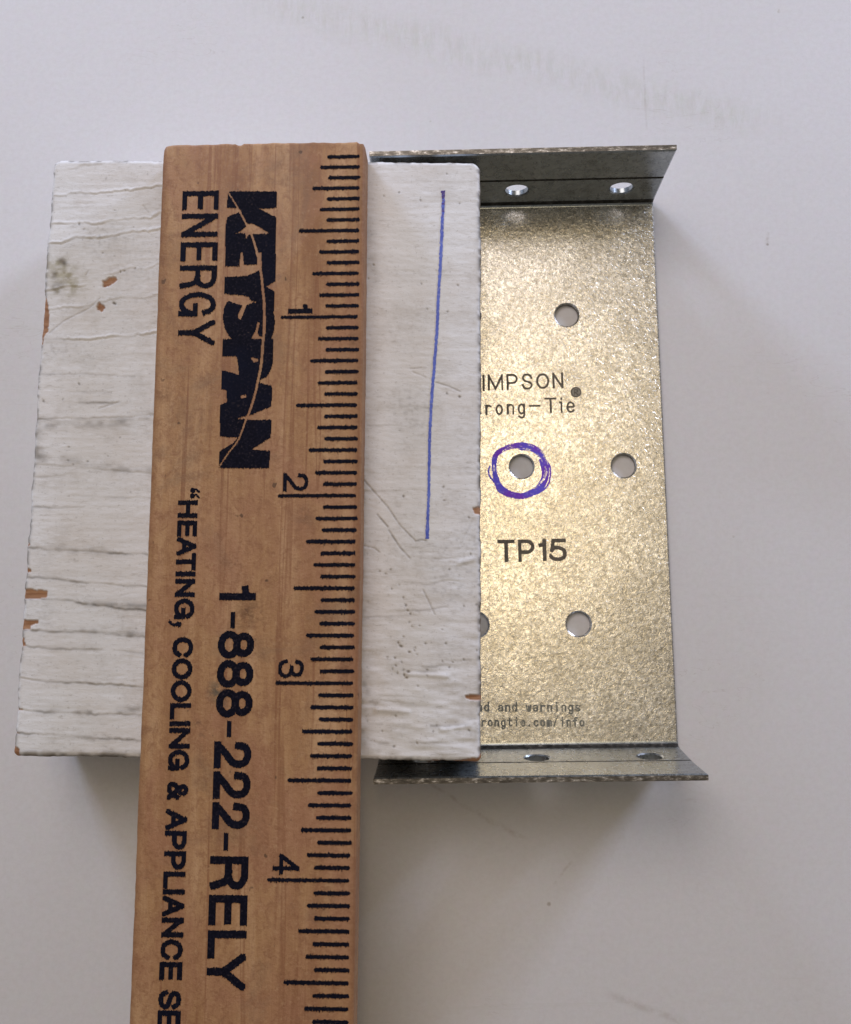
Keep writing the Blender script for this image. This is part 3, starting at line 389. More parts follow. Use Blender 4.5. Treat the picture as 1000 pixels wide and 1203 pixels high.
GL = {
 'E': [[(0, 0), (0, 1)], [(0, 1), (1, 1)], [(0, .5), (.95, .5)], [(0, 0), (1, 0)]],
 'N': [[(0, 0), (0, 1)], [(0, 1), (1, 0)], [(1, 0), (1, 1)]],
 'R': [[(0, 0), (0, 1)], bowl(.48, 1), spl([(.5, .48), (.78, .42), (.90, .25), (1.0, 0)])],
 'G': [spl([(.95, .74), (.80, .94), (.5, 1), (.17, .88), (0, .5), (.17, .12), (.5, 0), (.80, .1), (1, .36)]), [(.58, .44), (1, .44)], [(1, .44), (1, 0)]],
 'Y': [[(0, 1), (.5, .42)], [(1, 1), (.5, .42)], [(.5, .42), (.5, 0)]],
 'H': [[(0, 0), (0, 1)], [(1, 0), (1, 1)], [(0, .5), (1, .5)]],
 'A': [[(0, 0), (.5, 1)], [(.5, 1), (1, 0)], [(.2, .34), (.8, .34)]],
 'T': [[(0, 1), (1, 1)], [(.5, 1), (.5, 0)]],
 'I': [[(.5, 0), (.5, 1)]],
 'L': [[(0, 1), (0, 0)], [(0, 0), (1, 0)]],
 'P': [[(0, 0), (0, 1)], bowl(.42, 1)],
 'C': [spl([(1, .74), (.82, .94), (.5, 1), (.17, .88), (0, .5), (.17, .12), (.5, 0), (.82, .06), (1, .27)])],
 'O': [O_],
 'S': [spl([(.96, .76), (.80, .95), (.5, 1), (.18, .95), (.04, .76), (.2, .58), (.5, .5), (.82, .42), (.98, .24), (.82, .06), (.5, 0), (.18, .05), (0, .26)])],
 'M': [[(0, 0), (0, 1)], [(0, 1), (.5, .05)], [(.5, .05), (1, 1)], [(1, 1), (1, 0)]],
 '&': [spl([(1, 0), (.6, .38), (.22, .76), (.28, .96), (.5, 1), (.68, .93), (.72, .76), (.55, .6), (.2, .42), (.02, .24), (.12, .05), (.4, 0), (.7, .12), (.98, .5)])],
 '1': [[(1, 0), (1, 1)], spl([(1, .96), (.72, .80), (.2, .76)])],
 '2': [spl([(.03, .68), (.1, .9), (.45, 1), (.85, .92), (.98, .7), (.85, .48), (.4, .25), (0, 0)]), [(0, 0), (1, 0)]],
 '3': [spl([(.05, .76), (.16, .94), (.5, 1), (.85, .9), (.92, .73), (.8, .57), (.42, .53)]), spl([(.42, .53), (.85, .47), (1, .27), (.85, .06), (.5, 0), (.14, .07), (0, .27)])],
 '4': [[(.76, 0), (.76, 1)], [(.76, 1), (0, .3)], [(0, .3), (1, .3)]],
 '5': [[(.95, 1), (.2, 1)], [(.2, 1), (.1, .50)], spl([(.1, .5), (.3, .61), (.58, .61), (.9, .5), (1, .3), (.9, .09), (.52, 0), (.2, .03), (0, .17)])],
 '8': [arc(.5, .76, .42, .24, 0, 360, 22), arc(.5, .27, .5, .27, 0, 360, 24)],
 '-': [[(0, .5), (1, .5)]],
 'r': [[(.1, 0), (.1, 1)], spl([(.1, .6), (.35, .93), (.65, 1), (.95, .92)])],
 'o': [O_],
 'n': [[(.05, 0), (.05, 1)], spl([(.05, .7), (.3, .96), (.6, 1), (.9, .86), (.95, .6), (.95, 0)])],
 'g': [arc(.5, .65, .45, .35, 0, 360, 20), spl([(.95, 1), (.95, .5), (.93, .2), (.75, .02), (.4, 0), (.12, .1)])],
 'i': [[(.5, 0), (.5, .68)], [(.5, .93), (.5, .97)], [(.2, .68), (.5, .68)]],
 'e': [spl([(.02, .53), (.5, .53), (.97, .53), (.95, .78), (.75, .95), (.5, 1), (.18, .9), (0, .5), (.18, .1), (.5, 0), (.8, .04), (.95, .16)])],
 'a': [spl([(.08, .88), (.4, 1), (.75, .97), (.92, .76), (.92, .4), (.92, 0)]), arc(.46, .28, .46, .28, 0, 360, 18)],
 'd': [arc(.48, .34, .46, .34, 0, 360, 20), [(.95, 0), (.95, 1)]],
 'w': [[(0, 1), (.25, 0)], [(.25, 0), (.5, .85)], [(.5, .85), (.75, 0)], [(.75, 0), (1, 1)]],
 's': [spl([(.92, .82), (.7, .98), (.4, 1), (.1, .84), (.18, .62), (.5, .5), (.88, .36), (.92, .14), (.6, 0), (.3, .01), (.03, .18)])],
 't': [[(.4, 1), (.4, .2)], spl([(.4, .2), (.5, .03), (.75, 0), (.98, .08)]), [(0, .72), (.9, .72)]],
 'c': [spl([(.95, .8), (.7, .98), (.45, 1), (.12, .86), (0, .5), (.12, .14), (.45, 0), (.75, .03), (.97, .2)])],
 'm': [[(0, 0), (0, 1)], spl([(0, .8), (.2, 1), (.42, .92), (.5, .7), (.5, 0)]), spl([(.5, .8), (.7, 1), (.92, .92), (1, .7), (1, 0)])],
 'f': [spl([(.95, .92), (.75, 1), (.5, .95), (.4, .75), (.4, 0)]), [(0, .62), (.85, .62)]],
 '/': [[(0, 0), (1, 1)]],
 '.': [[(.5, .3), (.5, .7)]],
}
def glyph(ch, x0, x1, y0, y1, w):
    """stroke polygons of a character filling the box, plus the box as clip"""
    if ch == '-':
        return rib([(x0+w/2, (y0+y1)/2), (x1-w/2, (y0+y1)/2)], w)
    if ch == '.':
        return [arc((x0+x1)/2, y0+w*.7, w*.7, w*.7, 0, 360, 10)]
    out = []
    bw, bh = max(x1-x0-w, 1e-4), max(y1-y0-w, 1e-4)
    for st in GL[ch]:
        pts = [(x0+w/2+px*bw, y0+w/2+py*bh) for px, py in st]
        closed = len(pts) > 6 and math.dist(pts[0], pts[-1]) < 1e-6
        out += rib(pts[:-1] if closed else pts, w, closed)
    return out
def text_groups(items, w, turned):
    """turned: printed down the ruler (reading direction = v, letter tops towards +u)"""
    G = []
    for ch, a0, a1, b0, b1 in items:
        if turned:                                   # a: u base..top, b: v start..end
            if ch == ',':
                uu, vv = a0, b0
                G.append(([arc(uu+.028, (b0+b1)/2+.002, .017, .014, 0, 360, 12)]+rib([(uu+.02, b1-.008), (uu-.003, b1-.008), (uu-.02, b0+.003)], .013), [], None)); continue
            if ch == '“':
                pol = []
                for c in (b0+.014, b1-.012):
                    pol += [arc(a1-.032, c, .015, .013, 0, 360, 12)]+rib([(a1-.030, c-.006), (a1-.012, c-.006), (a1+.002, c+.008)], .010)
                G.append((pol, [], None)); continue
            ww = w
            if ch == '-':                            # hyphen sits at mid height
                m = a0+(a1-a0)*.385; hw = w*.52
                G.append(([[(m-hw*.62, b0), (m+hw*.62, b0), (m+hw*.62, b1), (m-hw*.62, b1)]], [], None)); continue
            pol = [[(y, x) for x, y in p] for p in glyph(ch, b0, b1, a0, a1, ww)]
            G.append((pol, [], (a0, a1, b0, b1)))
        else:
            pol = glyph(ch, a0, a1, b0, b1, w)
            G.append((pol, [], None if ch in '-.' else (a0, a1, b0, b1)))
    return G

# ---------------------------------------------------------------- table
me = mesh_from('table_surface', [(-26, -22, 0), (26, -22, 0), (26, 22, 0), (-26, 22, 0), (-26, -22, -1), (26, -22, -1), (26, 22, -1), (-26, 22, -1)],
               [(0, 1, 2, 3), (7, 6, 5, 4), (0, 4, 5, 1), (1, 5, 6, 2), (2, 6, 7, 3), (3, 7, 4, 0)])
tb = link_mesh('table_surface', me, M_TABLE); tb['kind'] = 'structure'
tb['label'] = 'white painted tabletop with faint scuffs'

# ---------------------------------------------------------------- steel tie plate
PX, PY, PA = -0.434, 2.8452, 0.0139
PW, PL, TH = 1.8125, ART['plate_L'], .036
plate = thing('tie_plate', 'galvanised steel tie plate with bent up ends, lying partly under the painted block', 'metal bracket', (PX, PY, 0.0), (0, 0, PA))
def sheet(name, outline, holes, lines, place, open_edge, parent, dark_bands=()):
    """a thin sheet: 2D outline with round holes, mapped to 3D by place(u, s) -> (point, normal); rounded rims"""
    ch = .009
    P = []; E = []
    def loop(pts, closed=True):
        n = len(P); P.extend(Vector(p) for p in pts)
        E.extend((n+i, n+(i+1) % len(pts)) for i in range(len(pts) if closed else len(pts)-1))
    loop(outline)
    us = [p[0] for p in outline]; ss = [p[1] for p in outline]
    loop([(min(max(u, min(us)+ch), max(us)-ch), (s if open_edge(s) else min(max(s, min(ss)+ch), max(ss)-ch))) for u, s in outline])
    for hu, hs, r in holes:
        loop([(hu+r*math.cos(t), hs+r*math.sin(t)) for t in np.linspace(0, 2*math.pi, 29)[:-1]])
        loop([(hu+(r+ch)*math.cos(t), hs+(r+ch)*math.sin(t)) for t in np.linspace(0, 2*math.pi, 29)[:-1]])
    for s in lines: loop([(min(us), s), (max(us), s)], False)
    vs, es, fs = delaunay_2d_cdt(P, E, [], 1, 1e-6)[:3]
    keep = []
    for f in fs:
        c = sum((vs[i] for i in f), Vector((0, 0)))/len(f)
        if any((c-Vector((hu, hs))).length < r*.985 for hu, hs, r in holes): continue
        keep.append(list(f))
    def rim(p):
        e = min(p.x-min(us), max(us)-p.x)
        for s in (min(ss), max(ss)):
            if not open_edge(s): e = min(e, abs(p.y-s))
        for hu, hs, r in holes: e = min(e, (p-Vector((hu, hs))).length-r)
        return e < .001
    top = []; bot = []; dark = []
    for p in vs:
        q, n = place(p.x, p.y)
        q = Vector(q); n = Vector(n).normalized()
        top.append(q-n*(.007 if rim(p) else 0)); bot.append(q-n*TH)
    V = top+bot; N = len(vs); F = []; mi = []
    cnt = {}
    for f in keep:
        a = sum(vs[f[i]].x*vs[f[(i+1) % len(f)]].y-vs[f[(i+1) % len(f)]].x*vs[f[i]].y for i in range(len(f)))
        if a < 0: f.reverse()
        cs = sum(vs[i].y for i in f)/len(f); F.append(tuple(f)); mi.append(2 if any(g0 < cs < g1 for g0, g1 in dark_bands) else 0); F.append(tuple(i+N for i in reversed(f))); mi.append(0)
        for i in range(len(f)): cnt[(f[i], f[(i+1) % len(f)])] = 1
    for (a, b) in list(cnt):
        if (b, a) in cnt: continue
        if open_edge(vs[a].y) and open_edge(vs[b].y): continue
        F.append((b, a, a+N, b+N)); mi.append(0 if dark_bands and any(abs((vs[a]-Vector((hu, hs))).length-r) < .004 for hu, hs, r in holes) else 1)
    me = mesh_from(name, [tuple(v) for v in V], F)
    o = link_mesh(name, me, [M_DULL_REFLECTION if dark_bands else M_METAL, M_EDGE, M_GROOVE_REFLECTION], parent)
    me.polygons.foreach_set('material_index', mi)
    me.shade_smooth(); me.set_sharp_from_angle(angle=math.radians(26))
    return o
HR = ART['hole_r']
holes = [(u, v, HR) for u, v in ART['holes']]+[(.26, -1.716, HR), (.59, -.728, HR)]
sheet('base_plate', [(0, 0), (PW, 0), (PW, -PL), (0, -PL)], holes, [], lambda u, s: ((u, s, TH), (0, 0, 1)),
      lambda s: abs(s) < 1e-4 or abs(s+PL) < 1e-4, plate)
def profile(pts, n=6):
    """polyline of (outward, z) for the inner face starting flat at (0, TH); returns place(s)"""
    L = [0.0]
    for a, b in zip(pts, pts[1:]): L.append(L[-1]+math.dist(a, b))
    def at(s):
        s = min(max(s, 0), L[-1])
        for i in range(len(pts)-1):
            if s <= L[i+1]+1e-9: break
        t = (s-L[i])/(L[i+1]-L[i])
        def seg_n(k):
            k = min(max(k, 0), len(pts)-2)
            d = (pts[k+1][0]-pts[k][0], pts[k+1][1]-pts[k][1]); l = math.hypot(*d)
            return (-d[1]/l, d[0]/l)
        d = (pts[i][0]+(pts[i+1][0]-pts[i][0])*t, pts[i][1]+(pts[i+1][1]-pts[i][1])*t)
        if i == 0 and t < 1e-6: nn = (0, 1)
        elif t > 1-1e-6 and i < len(pts)-2:
            a, b = seg_n(i), seg_n(i+1); nn = (a[0]+b[0], a[1]+b[1])
        elif t < 1e-6:
            a, b = seg_n(i-1), seg_n(i); nn = (a[0]+b[0], a[1]+b[1])
        else: nn = seg_n(i)
        return d, nn
    return L, at
def bend(r, ang, x0=0.0):
    return [(x0+r*math.sin(a), TH+r*(1-math.cos(a))) for a in np.linspace(0, ang, 6)]
def flange(far, prof, hz, label, dark):
    L, at = profile(prof)
    # arc length at hole height
    def s_of(z):
        for i in range(len(prof)-1):
            if prof[i][1] <= z <= prof[i+1][1]: return L[i]+(L[i+1]-L[i])*(z-prof[i][1])/(prof[i+1][1]-prof[i][1])
    hs = s_of(hz)
    tot = L[-1]
    if far:
        def place(u, s):
            (d, z), (a, b) = at(s); return (u, d, z), (0, a, b)
        out = [(0, 0), (PW, 0), (PW, tot), (0, tot)]; hl = [(u, hs, HR*.97) for u in (.24, .905, 1.57)]; ln = L[1:-1]; gr = [(L[a], L[b]) for a, b in dark]
    else:
        def place(u, s):
            (d, z), (a, b) = at(-s); return (u, -PL-d, z), (0, -a, b)
        out = [(0, 0), (PW, 0), (PW, -tot), (0, -tot)]; hl = [(u, -hs, HR*.97) for u in (.27, .93, 1.59)]; ln = [-x for x in L[1:-1]]; gr = [(-L[b], -L[a]) for a, b in dark]
    o = sheet('flange', out, hl, ln, place, lambda s: abs(s) < 1e-4, plate, gr)
    o['label'] = label
    return o
G_ = .010                                            # score line across each flange
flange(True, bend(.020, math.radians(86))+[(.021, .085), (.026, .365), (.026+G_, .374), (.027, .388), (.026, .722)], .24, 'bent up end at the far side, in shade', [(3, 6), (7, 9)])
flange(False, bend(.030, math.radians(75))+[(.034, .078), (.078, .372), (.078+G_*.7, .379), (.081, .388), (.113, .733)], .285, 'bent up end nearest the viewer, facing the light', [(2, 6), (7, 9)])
MZ = TH+.0010
printed('maker_lettering', text_groups(ART['simpson'], .0135, False)+text_groups(ART['strong'], .0125, False), M_STAMP, plate, MZ, .0028, .0006, 0, flip=False)
rc = ART['reg'][0]; rr = ART['reg'][1][0]-rc[0]
R_ = [(rc[0]-.011, rc[1]-.017), (rc[0]-.011, rc[1]+.015), (rc[0]+.009, rc[1]+.014), (rc[0]+.010, rc[1]+.001), (rc[0]-.009, rc[1]), (rc[0]+.011, rc[1]-.017)]
printed('registered_mark', [([arc(rc[0], rc[1], rr, rr, 0, 360, 30)], [], None)], M_DISC, plate, MZ, .003, .0006, 0, flip=False)
printed('registered_mark', [(rib(R_, .0065)+rib(arc(rc[0], rc[1], rr*.88, rr*.88, 0, 360, 24)[:-1], .0065, True), [], None)], M_STAMP, plate, MZ+.0007, .0025, .0005, 0, flip=False)
printed('model_number', text_groups(ART['model'], .0235, False), M_STAMP, plate, MZ, .003, .0010, 0, flip=False)  # flat dark strokes paint the shade inside the stamped recesses
printed('warning_lettering', text_groups(ART['warn'], .0098, False)+text_groups(ART['web'], .0098, False), M_FAINT, plate, MZ, .0024, .0010, 0, flip=False, skip=.03)
rings = []; gaps = []
rg = random.Random(4)
gc = np.array(ART['holes'][1])
for k in range(26):
    a0 = rg.uniform(0, 360); ln_ = rg.uniform(8, 34); r0 = rg.uniform(.128, .172)
    gaps += [[tuple(p) for p in q] for q in rib(arc(gc[0]-.004, gc[1]-.008, r0, r0*.95, a0, a0+ln_, 6), rg.uniform(.0012, .0035))]
for k, q in enumerate(ART['rings']): rings += rib(spl(q, 4), (.030, .028, .010, .018, .022, .012)[k])
printed('pen_ring', [(rings, gaps, None)], M_RING, plate, MZ+.0006, .003, .0016, 0, flip=False)['label'] = 'purple pen ring drawn round the middle hole'

# ---------------------------------------------------------------- painted wood block
TB = .75
block = thing('wood_block', 'offcut of board in chipped, grimy white paint, resting on the steel plate and table', 'wood block', (-2.30657753, 2.8559111, 0), (0, -0.01976, -0.01388))
c0, c1, c2, c3 = [np.array(c) for c in ART['corner']]
c0 = c0+(-.003, -.008); c1 = c1+(0, -.006); c2 = c2+(-.008, .006)      # u, v(down)
NU, NV = 500, 675
BW, BH = 2.54, 3.42
su = np.linspace(0, BW, NU); sv = np.linspace(0, BH, NV)
X, Y = np.meshgrid(su, sv, indexing='ij')
# soften the four corners in plan
R0 = .062
for cx, cy in ((0, 0), (BW, 0), (0, BH), (BW, BH)):
    rr_ = R0*(.85 if cy == 0 else .5)
    a = np.clip(rr_-np.abs(X-cx), 0, None); b_ = np.clip(rr_-np.abs(Y-cy), 0, None)
    m_ = (a > 0) & (b_ > 0); h_ = np.hypot(a, b_)+1e-9; k_ = np.where(m_, np.maximum(a, b_)/h_, 1)
    sx_ = np.where(cx == 0, 1, -1); sy_ = np.where(cy == 0, 1, -1)
    X = np.where(m_, cx+sx_*(rr_-a*k_), X); Y = np.where(m_, cy+sy_*(rr_-b_*k_), Y)
D = np.minimum(np.minimum(su[:, None], BW-su[:, None])+0*Y, np.minimum(sv[None, :], BH-sv[None, :])+0*X)
# to the true quadrilateral
fu, fv = X/BW, Y/BH
UU = (c0[0]*(1-fu)+c1[0]*fu)*(1-fv)+(c2[0]*(1-fu)+c3[0]*fu)*fv
VV = (c0[1]*(1-fu)+c1[1]*fu)*(1-fv)+(c2[1]*(1-fu)+c3[1]*fu)*fv
# slightly uneven outline
fall = np.exp(-D/.05)
UU = UU+fall*(vnoise(VV, VV*0, 9, 1, 3)*.006+vnoise(VV, VV*0, 40, 1, 4)*.0035)*np.where(X < BW/2, 1, -.6)
VV = VV+fall*(vnoise(UU, UU*0, 7, 1, 5)*.005+vnoise(UU, UU*0, 38, 1, 6)*.003)
def pl_dist(line, jit=0.0):
    """distance to a polyline, plus signed side (+ is towards +v)"""
    best = np.full(UU.shape, 9.0); side = np.zeros(UU.shape)
    for (u0, v0), (u1, v1) in zip(line, line[1:]):
        dx, dy = u1-u0, v1-v0; l2 = dx*dx+dy*dy+1e-12
        t = np.clip(((UU-u0)*dx+(VV-v0)*dy)/l2, 0, 1)
        ex, ey = UU-(u0+t*dx), VV-(v0+t*dy)
        d = np.hypot(ex, ey); m_ = d < best
        best = np.where(m_, d, best); side = np.where(m_, ey, side)
    return best, side
H = -(.028-np.sqrt(np.clip(.028**2-np.clip(.028-D, 0, .028)**2, 0, None)))
H += vnoise(UU, VV, 1.2, 16, 11)*.0008+vnoise(UU, VV, 3, 60, 12)*.0004+vnoise(UU, VV, 25, 60, 13)*.0005
rough = np.clip((VV-2.2)/1.0, 0, 1)*np.clip((UU-1.6)/.3, 0, 1)          # lumpy thick paint at the lower right
H += rough*(vnoise(UU, VV, 7, 22, 14)*.0035+vnoise(UU, VV, 16, 40, 15)*.0018)
bare = np.zeros(UU.shape); dirt = np.zeros(UU.shape)
nd = vnoise(UU, VV, 30, 40, 21)*.5+.5; nd2 = vnoise(UU, VV, 9, 12, 22)*.5+.5; nd3 = vnoise(UU, VV, 70, 90, 23)*.5+.5
pxi = 1/205.0
wob = vnoise(UU, VV, 10, 2, 31)*.006+vnoise(UU, VV, 50, 4, 32)*.003
for w, line in ART['cracks']:
    d, s = pl_dist([(u, v) for u, v in line])
    inside = d < .12
    s = np.where(inside, s+wob, 9.0); d = np.where(d < .12, np.hypot(np.sqrt(np.clip(d*d-(s-wob)**2, 0, None)), s), 9)
    # a step in the paint: lip raised on the upper side, hollow below
    upper = 1.0 if max(v for u, v in line) < 1.25 and line[0][0] < 1 else 0.0
    if upper: s = s+(d < 9)*(np.round(vnoise(UU, UU*0+line[0][1]*7, 11, 1, 34)*2.2)/2.2*.010+vnoise(UU, UU*0+line[0][1]*5, 34, 1, 35)*.004)
    brk = np.clip(vnoise(UU, VV, 9, 3, 33)*.9+.75, .15, 1.2)
    H += w*brk*(.0022*upper+.0008)*np.exp(-((s+.008)/.008)**2)*(d < .08)-w*brk*.0014*np.exp(-((s-.004)/.005)**2)*(d < .05)
    lw = .0042+.004*nd2*(1-upper)
    dirt = np.maximum(dirt, min(w, 1)*(.85-.5*upper)*np.exp(-((s-.003)/lw)**2)*(d < .045)*np.clip(nd2*1.7-.15, .12, 1)*np.clip(.35+nd, 0, 1))
    dirt = np.maximum(dirt, w*.35*np.exp(-np.abs(s)/.020)*(d < .07)*np.clip(nd2*1.6-.5, 0, 1)*nd3)
for line in ART['ridges']:
    d, s = pl_dist(line); H += .0055*np.exp(-(d/.014)**2)
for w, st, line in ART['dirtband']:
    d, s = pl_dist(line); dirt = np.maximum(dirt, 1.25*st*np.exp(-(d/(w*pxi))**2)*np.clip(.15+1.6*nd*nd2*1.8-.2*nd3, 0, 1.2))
for w, st, line in ART['scratches']:
    d, s = pl_dist(line); d = np.abs(d)
    dirt = np.maximum(dirt, st*np.clip(1.5-d/(w*.55*pxi), 0, 1)*np.clip(.45+nd3, 0, 1)); H -= .002*np.exp(-(d/.004)**2)
for r_, u, v in ART['specks']:
    a = random.uniform(0, 3); e = random.uniform(.6, 1.0)
    ex = (UU-u)*math.cos(a)+(VV-v)*math.sin(a); ey = -(UU-u)*math.sin(a)+(VV-v)*math.cos(a)
    d = np.hypot(ex*e, ey/e)
    dirt = np.maximum(dirt, 1.0*np.clip(1.9-d/(r_*.62*pxi), 0, 1)); H -= .003*np.exp(-(d/(r_*pxi))**2)
rs = np.random.RandomState(5)
for _ in range(420):                                                     # tiny pinholes and dust
    u = rs.rand()*BW; v = rs.rand()*BH; r_ = .35+.5*rs.rand()
    i0, i1 = np.searchsorted(su, [u-.05, u+.05]); j0, j1 = np.searchsorted(sv, [v-.05, v+.05])
    d = np.hypot((UU-u)[i0:i1, j0:j1], (VV-v)[i0:i1, j0:j1]*1.3)
    dirt[i0:i1, j0:j1] = np.maximum(dirt[i0:i1, j0:j1], (.25+.55*rs.rand()**2)*np.clip(1.7-d/(r_*pxi), 0, 1))
jx, jy = UU+vnoise(UU, VV, 45, 45, 41)*.005, VV+vnoise(UU, VV, 45, 45, 42)*.003
for poly in ART['bare']:
    ins = np.zeros(UU.shape, bool); n = len(poly)
    for k in range(n):
        (u0, v0), (u1, v1) = poly[k], poly[(k+1) % n]
        if abs(v1-v0) < 1e-9: continue
        c_ = ((v0 <= jy) != (v1 <= jy)) & (jx < u0+(u1-u0)*(jy-v0)/(v1-v0)); ins ^= c_
    bare = np.maximum(bare, ins*1.0)
# grime along the arrises
edge = np.exp(-(D/.010)**2)
side_left = np.exp(-(su[:, None]/.02)**2)+0*D
bot_edge = np.clip(1-(BH-sv[None, :])/.045, 0, 1)+0*D
edge = np.exp(-(D/.017)**2)
ragged = np.clip((nd*.6+nd2*.5+nd3*.3-.62)*5, 0, 1)
dirt = np.maximum(dirt, edge*ragged*.95)
dirt = np.maximum(dirt, np.exp(-(D/.006)**2)*.75)
moss = np.zeros(UU.shape)
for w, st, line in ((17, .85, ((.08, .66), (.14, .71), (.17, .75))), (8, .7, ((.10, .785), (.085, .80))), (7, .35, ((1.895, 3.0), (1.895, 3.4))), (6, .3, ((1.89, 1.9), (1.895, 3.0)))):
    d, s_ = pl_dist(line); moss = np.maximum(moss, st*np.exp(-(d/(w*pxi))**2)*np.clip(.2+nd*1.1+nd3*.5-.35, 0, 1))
# general grime mottling, heavier in places
gm = np.clip(vnoise(UU, VV, 2.2, 3.0, 71)*.6+vnoise(UU, VV, 5, 9, 72)*.5, 0, 1)
dirt = np.maximum(dirt, gm*np.clip(nd3*1.6-.75, 0, 1)*.55)
dirt = np.maximum(dirt, gm*.10)
dirt = np.maximum(dirt, bot_edge*np.clip(nd*1.5+nd2*1.0-.55, 0, 1)*(UU < 1.2)*.97)
H -= bare*.007
dirt = np.where(bare > .5, dirt*.3, dirt)
# soften masks one cell
def soft(a):
    b_ = a.copy(); b_[1:-1, 1:-1] = (a[1:-1, 1:-1]*2+a[:-2, 1:-1]+a[2:, 1:-1]+a[1:-1, :-2]+a[1:-1, 2:])/6; return b_
bare = soft(bare); dirt = soft(np.clip(dirt, 0, 1))
ZZ = TB+H
top = np.stack([UU, -VV, ZZ], -1).reshape(-1, 3)
idx = np.arange(NU*NV).reshape(NU, NV)
quads = np.stack([idx[:-1, :-1], idx[:-1, 1:], idx[1:, 1:], idx[1:, :-1]], -1).reshape(-1, 4)
ring = np.concatenate([idx[:-1, 0], idx[-1, :-1], idx[1:, -1][::-1], idx[0, 1:][::-1]])
rv = top[ring]; nr = len(ring)
cen = np.array([BW/2, -BH/2]); 
lev = [(.70, 0.0), (.55, .003), (.30, .002), (.07, 0.0), (.02, -.012), (.0, -.04)]
verts = [top]; levels = [ring]; base = NU*NV
t_ = np.linspace(0, 1, nr)
for k, (zz, off) in enumerate(lev):
    p = rv.copy(); dirv = p[:, :2]-cen; sg = np.stack([np.clip(dirv[:, 0]/(BW/2), -1, 1)**9, np.clip(dirv[:, 1]/(BH/2), -1, 1)**9], 1)
    p[:, :2] += sg*(off-.006+.004*np.sin(t_*300+k*2.1)[:, None]*(0.3+rs.rand(nr)[:, None]*.4)*.5)
    p[:, 2] = zz
    verts.append(p); levels.append(np.arange(base, base+nr)); base += nr
allv = np.concatenate(verts)
sk = []
for a, b_ in zip(levels, levels[1:]):
    a2, b2 = np.roll(a, -1), np.roll(b_, -1)
    sk.append(np.stack([a, b_, b2, a2], -1))
allf = np.concatenate([quads]+sk)
me = bpy.data.meshes.new('board')
me.vertices.add(len(allv)); me.vertices.foreach_set('co', (allv*S).astype(np.float32).ravel())
nf = len(allf)+1
loops = np.concatenate([allf.ravel(), levels[-1]])
me.loops.add(len(loops)); me.loops.foreach_set('vertex_index', loops.astype(np.int32))
me.polygons.add(nf)
me.polygons.foreach_set('loop_start', np.concatenate([np.arange(len(allf))*4, [len(allf)*4]]).astype(np.int32))
me.update(calc_edges=True); me.validate()
wear = np.zeros((len(allv), 4), np.float32); wear[:, 3] = 1
wear[:NU*NV, 0] = bare.ravel(); wear[:NU*NV, 1] = dirt.ravel(); wear[:NU*NV, 2] = moss.ravel()
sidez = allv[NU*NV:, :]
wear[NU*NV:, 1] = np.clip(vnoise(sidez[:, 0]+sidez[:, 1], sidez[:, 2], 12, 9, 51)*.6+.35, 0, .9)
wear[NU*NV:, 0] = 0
ca = me.color_attributes.new('wear', 'FLOAT_COLOR', 'POINT'); ca.data.foreach_set('color', wear.ravel())
me.shade_smooth()
board = link_mesh('board', me, M_PAINT, block)
# make sure the faces look outward
if me.polygons[0].normal.z < 0: me.flip_normals()
def height(u, v):
    i = min(max(int(u/BW*(NU-1)), 0), NU-1); j = min(max(int(v/BH*(NV-1)), 0), NV-1)
    return float(ZZ[i, j])
# ball-pen line drawn on the paint: a thin film that follows the surface
pl = spl(ART['pen'], 14); V = []; F = []
rp = random.Random(3)
for k, (u, v) in enumerate(pl):
    a = pl[max(k-1, 0)]; b_ = pl[min(k+1, len(pl)-1)]; d = np.array(b_)-np.array(a); d = d/(np.hypot(*d)+1e-9); q = np.array([-d[1], d[0]])
    f = k/len(pl); w = .0092-.0018*f+(.0035*(1-f/.07) if f < .07 else 0)+(.002 if f > .95 else 0)
    w1, w2 = w+rp.gauss(0, .0012), w+rp.gauss(0, .0012)
    for t in (w1, w1*.35, -w2*.35, -w2):
        uu, vv = u+q[0]*t, v+q[1]*t; V.append((uu, -vv, height(uu, vv)+.0022))
    if k:
        n = 4*k
        for j in range(3): F.append((n+j, n+j+1, n+j-3, n+j-4))
po = link_mesh('pen_line', mesh_from('pen_line', V, F), [M_PEN, M_PEN2], block)
for p_ in po.data.polygons: p_.material_index = 1 if p_.index/len(F) < rp.uniform(.03, .13) else 0
po['label'] = 'straight blue ball pen line down the painted face'

# ---------------------------------------------------------------- wooden ruler lying on the block
RT, RL = .183, 6.6
mb = Matrix.Translation(Vector((-2.30657753, 2.8559111, 0))) @ Euler((0, -0.01976, -0.01388)).to_matrix().to_4x4()
org = mb @ Vector((0.73123, -0.003687, TB+.003))
rot = (mb.to_3x3() @ Matrix.Rotation(0.010754, 3, 'Z')).to_euler()
ruler = thing('wooden_ruler', 'worn wooden yardstick end with navy print and inch marks, laid across the white block', 'ruler', org, rot)
rr_ = random.Random(12)
out = []
RWt, RWb = 1.157, 1.150
def edge_pts(n, fn): return [fn(i/n) for i in range(n)]
nz = lambda t, sd, f: float(vnoise(np.array([t]), np.array([0.0]), f, 1, sd)[0])
out += edge_pts(70, lambda t: (t*RWt, .002-.0045*nz(t, 61, 9)-.003*nz(t, 62, 40)-(.010 if .36 < t < .40 else 0)))
out += edge_pts(220, lambda t: (RWt+(RWb-RWt)*t+.003*nz(t*RL, 63, 3)+.0022*nz(t*RL, 64, 22), -t*RL))
out += edge_pts(70, lambda t: ((1-t)*RWb, -RL-.004*nz(t, 65, 20)))
out += edge_pts(220, lambda t: (.004*(1-t)+.003*nz(t*RL, 66, 3)+.0018*nz(t*RL, 67, 22), -(1-t)*RL))
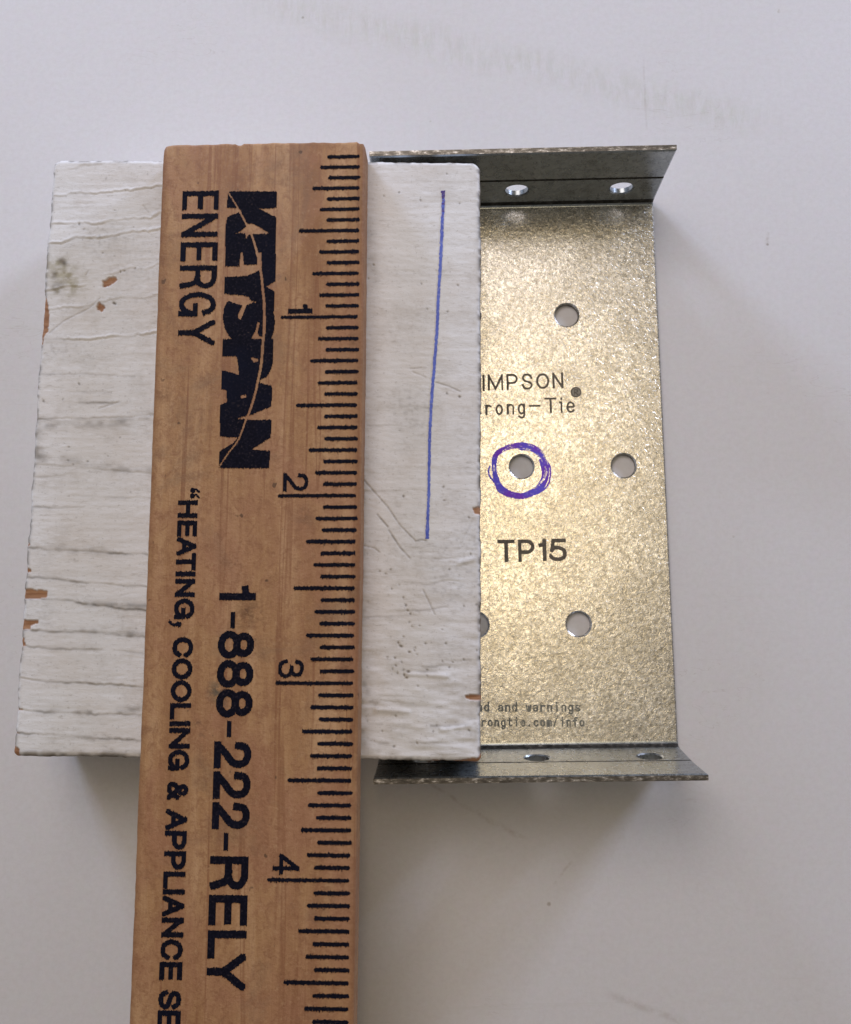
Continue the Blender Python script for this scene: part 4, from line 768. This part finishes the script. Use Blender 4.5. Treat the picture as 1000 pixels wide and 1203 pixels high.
def round_corner(p):
    u, v = p; r = .035
    for cu, cv in ((0, 0), (RWt, 0)):
        a = r-abs(u-cu); b_ = r-abs(v-cv)
        if a > 0 and b_ > 0:
            k = max(a, b_)/math.hypot(a, b_); s = 1 if cu == 0 else -1
            u = cu+s*(r-a*k); v = cv-(r-b_*k)
    return (u, v)
out = [round_corner(p) for p in out]
N = len(out); V = []; F = []
nrm = []
for i in range(N):
    a = np.array(out[i-2]); b_ = np.array(out[(i+2) % N]); d = b_-a; d = d/(np.hypot(*d)+1e-9); nrm.append((d[1], -d[0]))
if sum(out[i][0]*out[(i+1) % N][1]-out[(i+1) % N][0]*out[i][1] for i in range(N)) > 0: sgn = 1
else: sgn = -1
RR = .020
lv = [(0, .012)]+[(-RR*0, .012)]
lv = [(-.010, 0.0), (0, .010), (0, RT-RR), (-RR*.134, RT-RR*.5), (-RR*.5, RT-RR*.134), (-RR, RT)]
for off, zz in lv:
    for (u, v), (nx, ny) in zip(out, nrm): V.append((u+sgn*nx*off, v+sgn*ny*off, zz))
for l in range(len(lv)-1):
    for i in range(N):
        j = (i+1) % N; q = (l*N+i, l*N+j, (l+1)*N+j, (l+1)*N+i)
        F.append(q if sgn > 0 else q[::-1])
tp = list(range((len(lv)-1)*N, len(lv)*N)); bt = list(range(N))
F.append(tuple(tp) if sgn > 0 else tuple(tp[::-1])); F.append(tuple(bt[::-1]) if sgn > 0 else tuple(bt))
me = mesh_from('stick', V, F); me.shade_smooth(); me.set_sharp_from_angle(angle=math.radians(40))
link_mesh('stick', me, M_WOOD, ruler)
IZ = RT+.0012
holes_l = ART['logo_holes']; sw = []
swp = spl(ART['swoosh'], 4)
for k in range(len(swp)-1):
    f = k/len(swp); sw += rib([swp[k], swp[k+1]], .008+.007*math.sin(math.pi*min(f*1.15, 1))+.001, square=True)
logo = printed('brand_lettering', [([ART['logo']], holes_l+sw, None)], M_INK, ruler, IZ, .0034, .0018, .004)
printed('brand_lettering', text_groups(ART['energy'], .029, True), M_INK, ruler, IZ, .0034, .0016, .006)
printed('slogan_lettering', text_groups(ART['slogan'], .0245, True), M_INK, ruler, IZ, .0034, .0014, .005)
printed('phone_number', text_groups(ART['phone'], .0375, True), M_INK, ruler, IZ, .0034, .0012, .004)
for it in ART['numerals']: printed('numeral', text_groups([it], .0195 if it[0] != '1' else .026, True), M_INK, ruler, IZ, .0034, .0014, .005)
tr = ART['tick_right']
for k in range(1, 103):
    vc = .0275+(k/16.0)
    ur = np.interp(vc, [.085, 2.038, 4.03], [tr[0][0]-.004, tr[1][0]-.001, tr[2][0]+.002])-.006+rr_.gauss(0, .002)
    den = 1 if k % 16 == 0 else 2 if k % 8 == 0 else 4 if k % 4 == 0 else 8 if k % 2 == 0 else 16
    ln = ART['tick_len'][den]*rr_.gauss(1, .012)
    w = .0190 if den > 1 else .0172
    printed('tick_mark', [(rib([(ur-ln, vc), (ur-ln*.02, vc)], w, square=False)+[arc(ur-ln, vc, w*.5, w*.5, 0, 360, 10), arc(ur-ln*.02, vc, w*.5, w*.5, 0, 360, 10)], [], None)], M_INK, ruler, IZ, .0034, .0013, .0065, rnd=rr_)
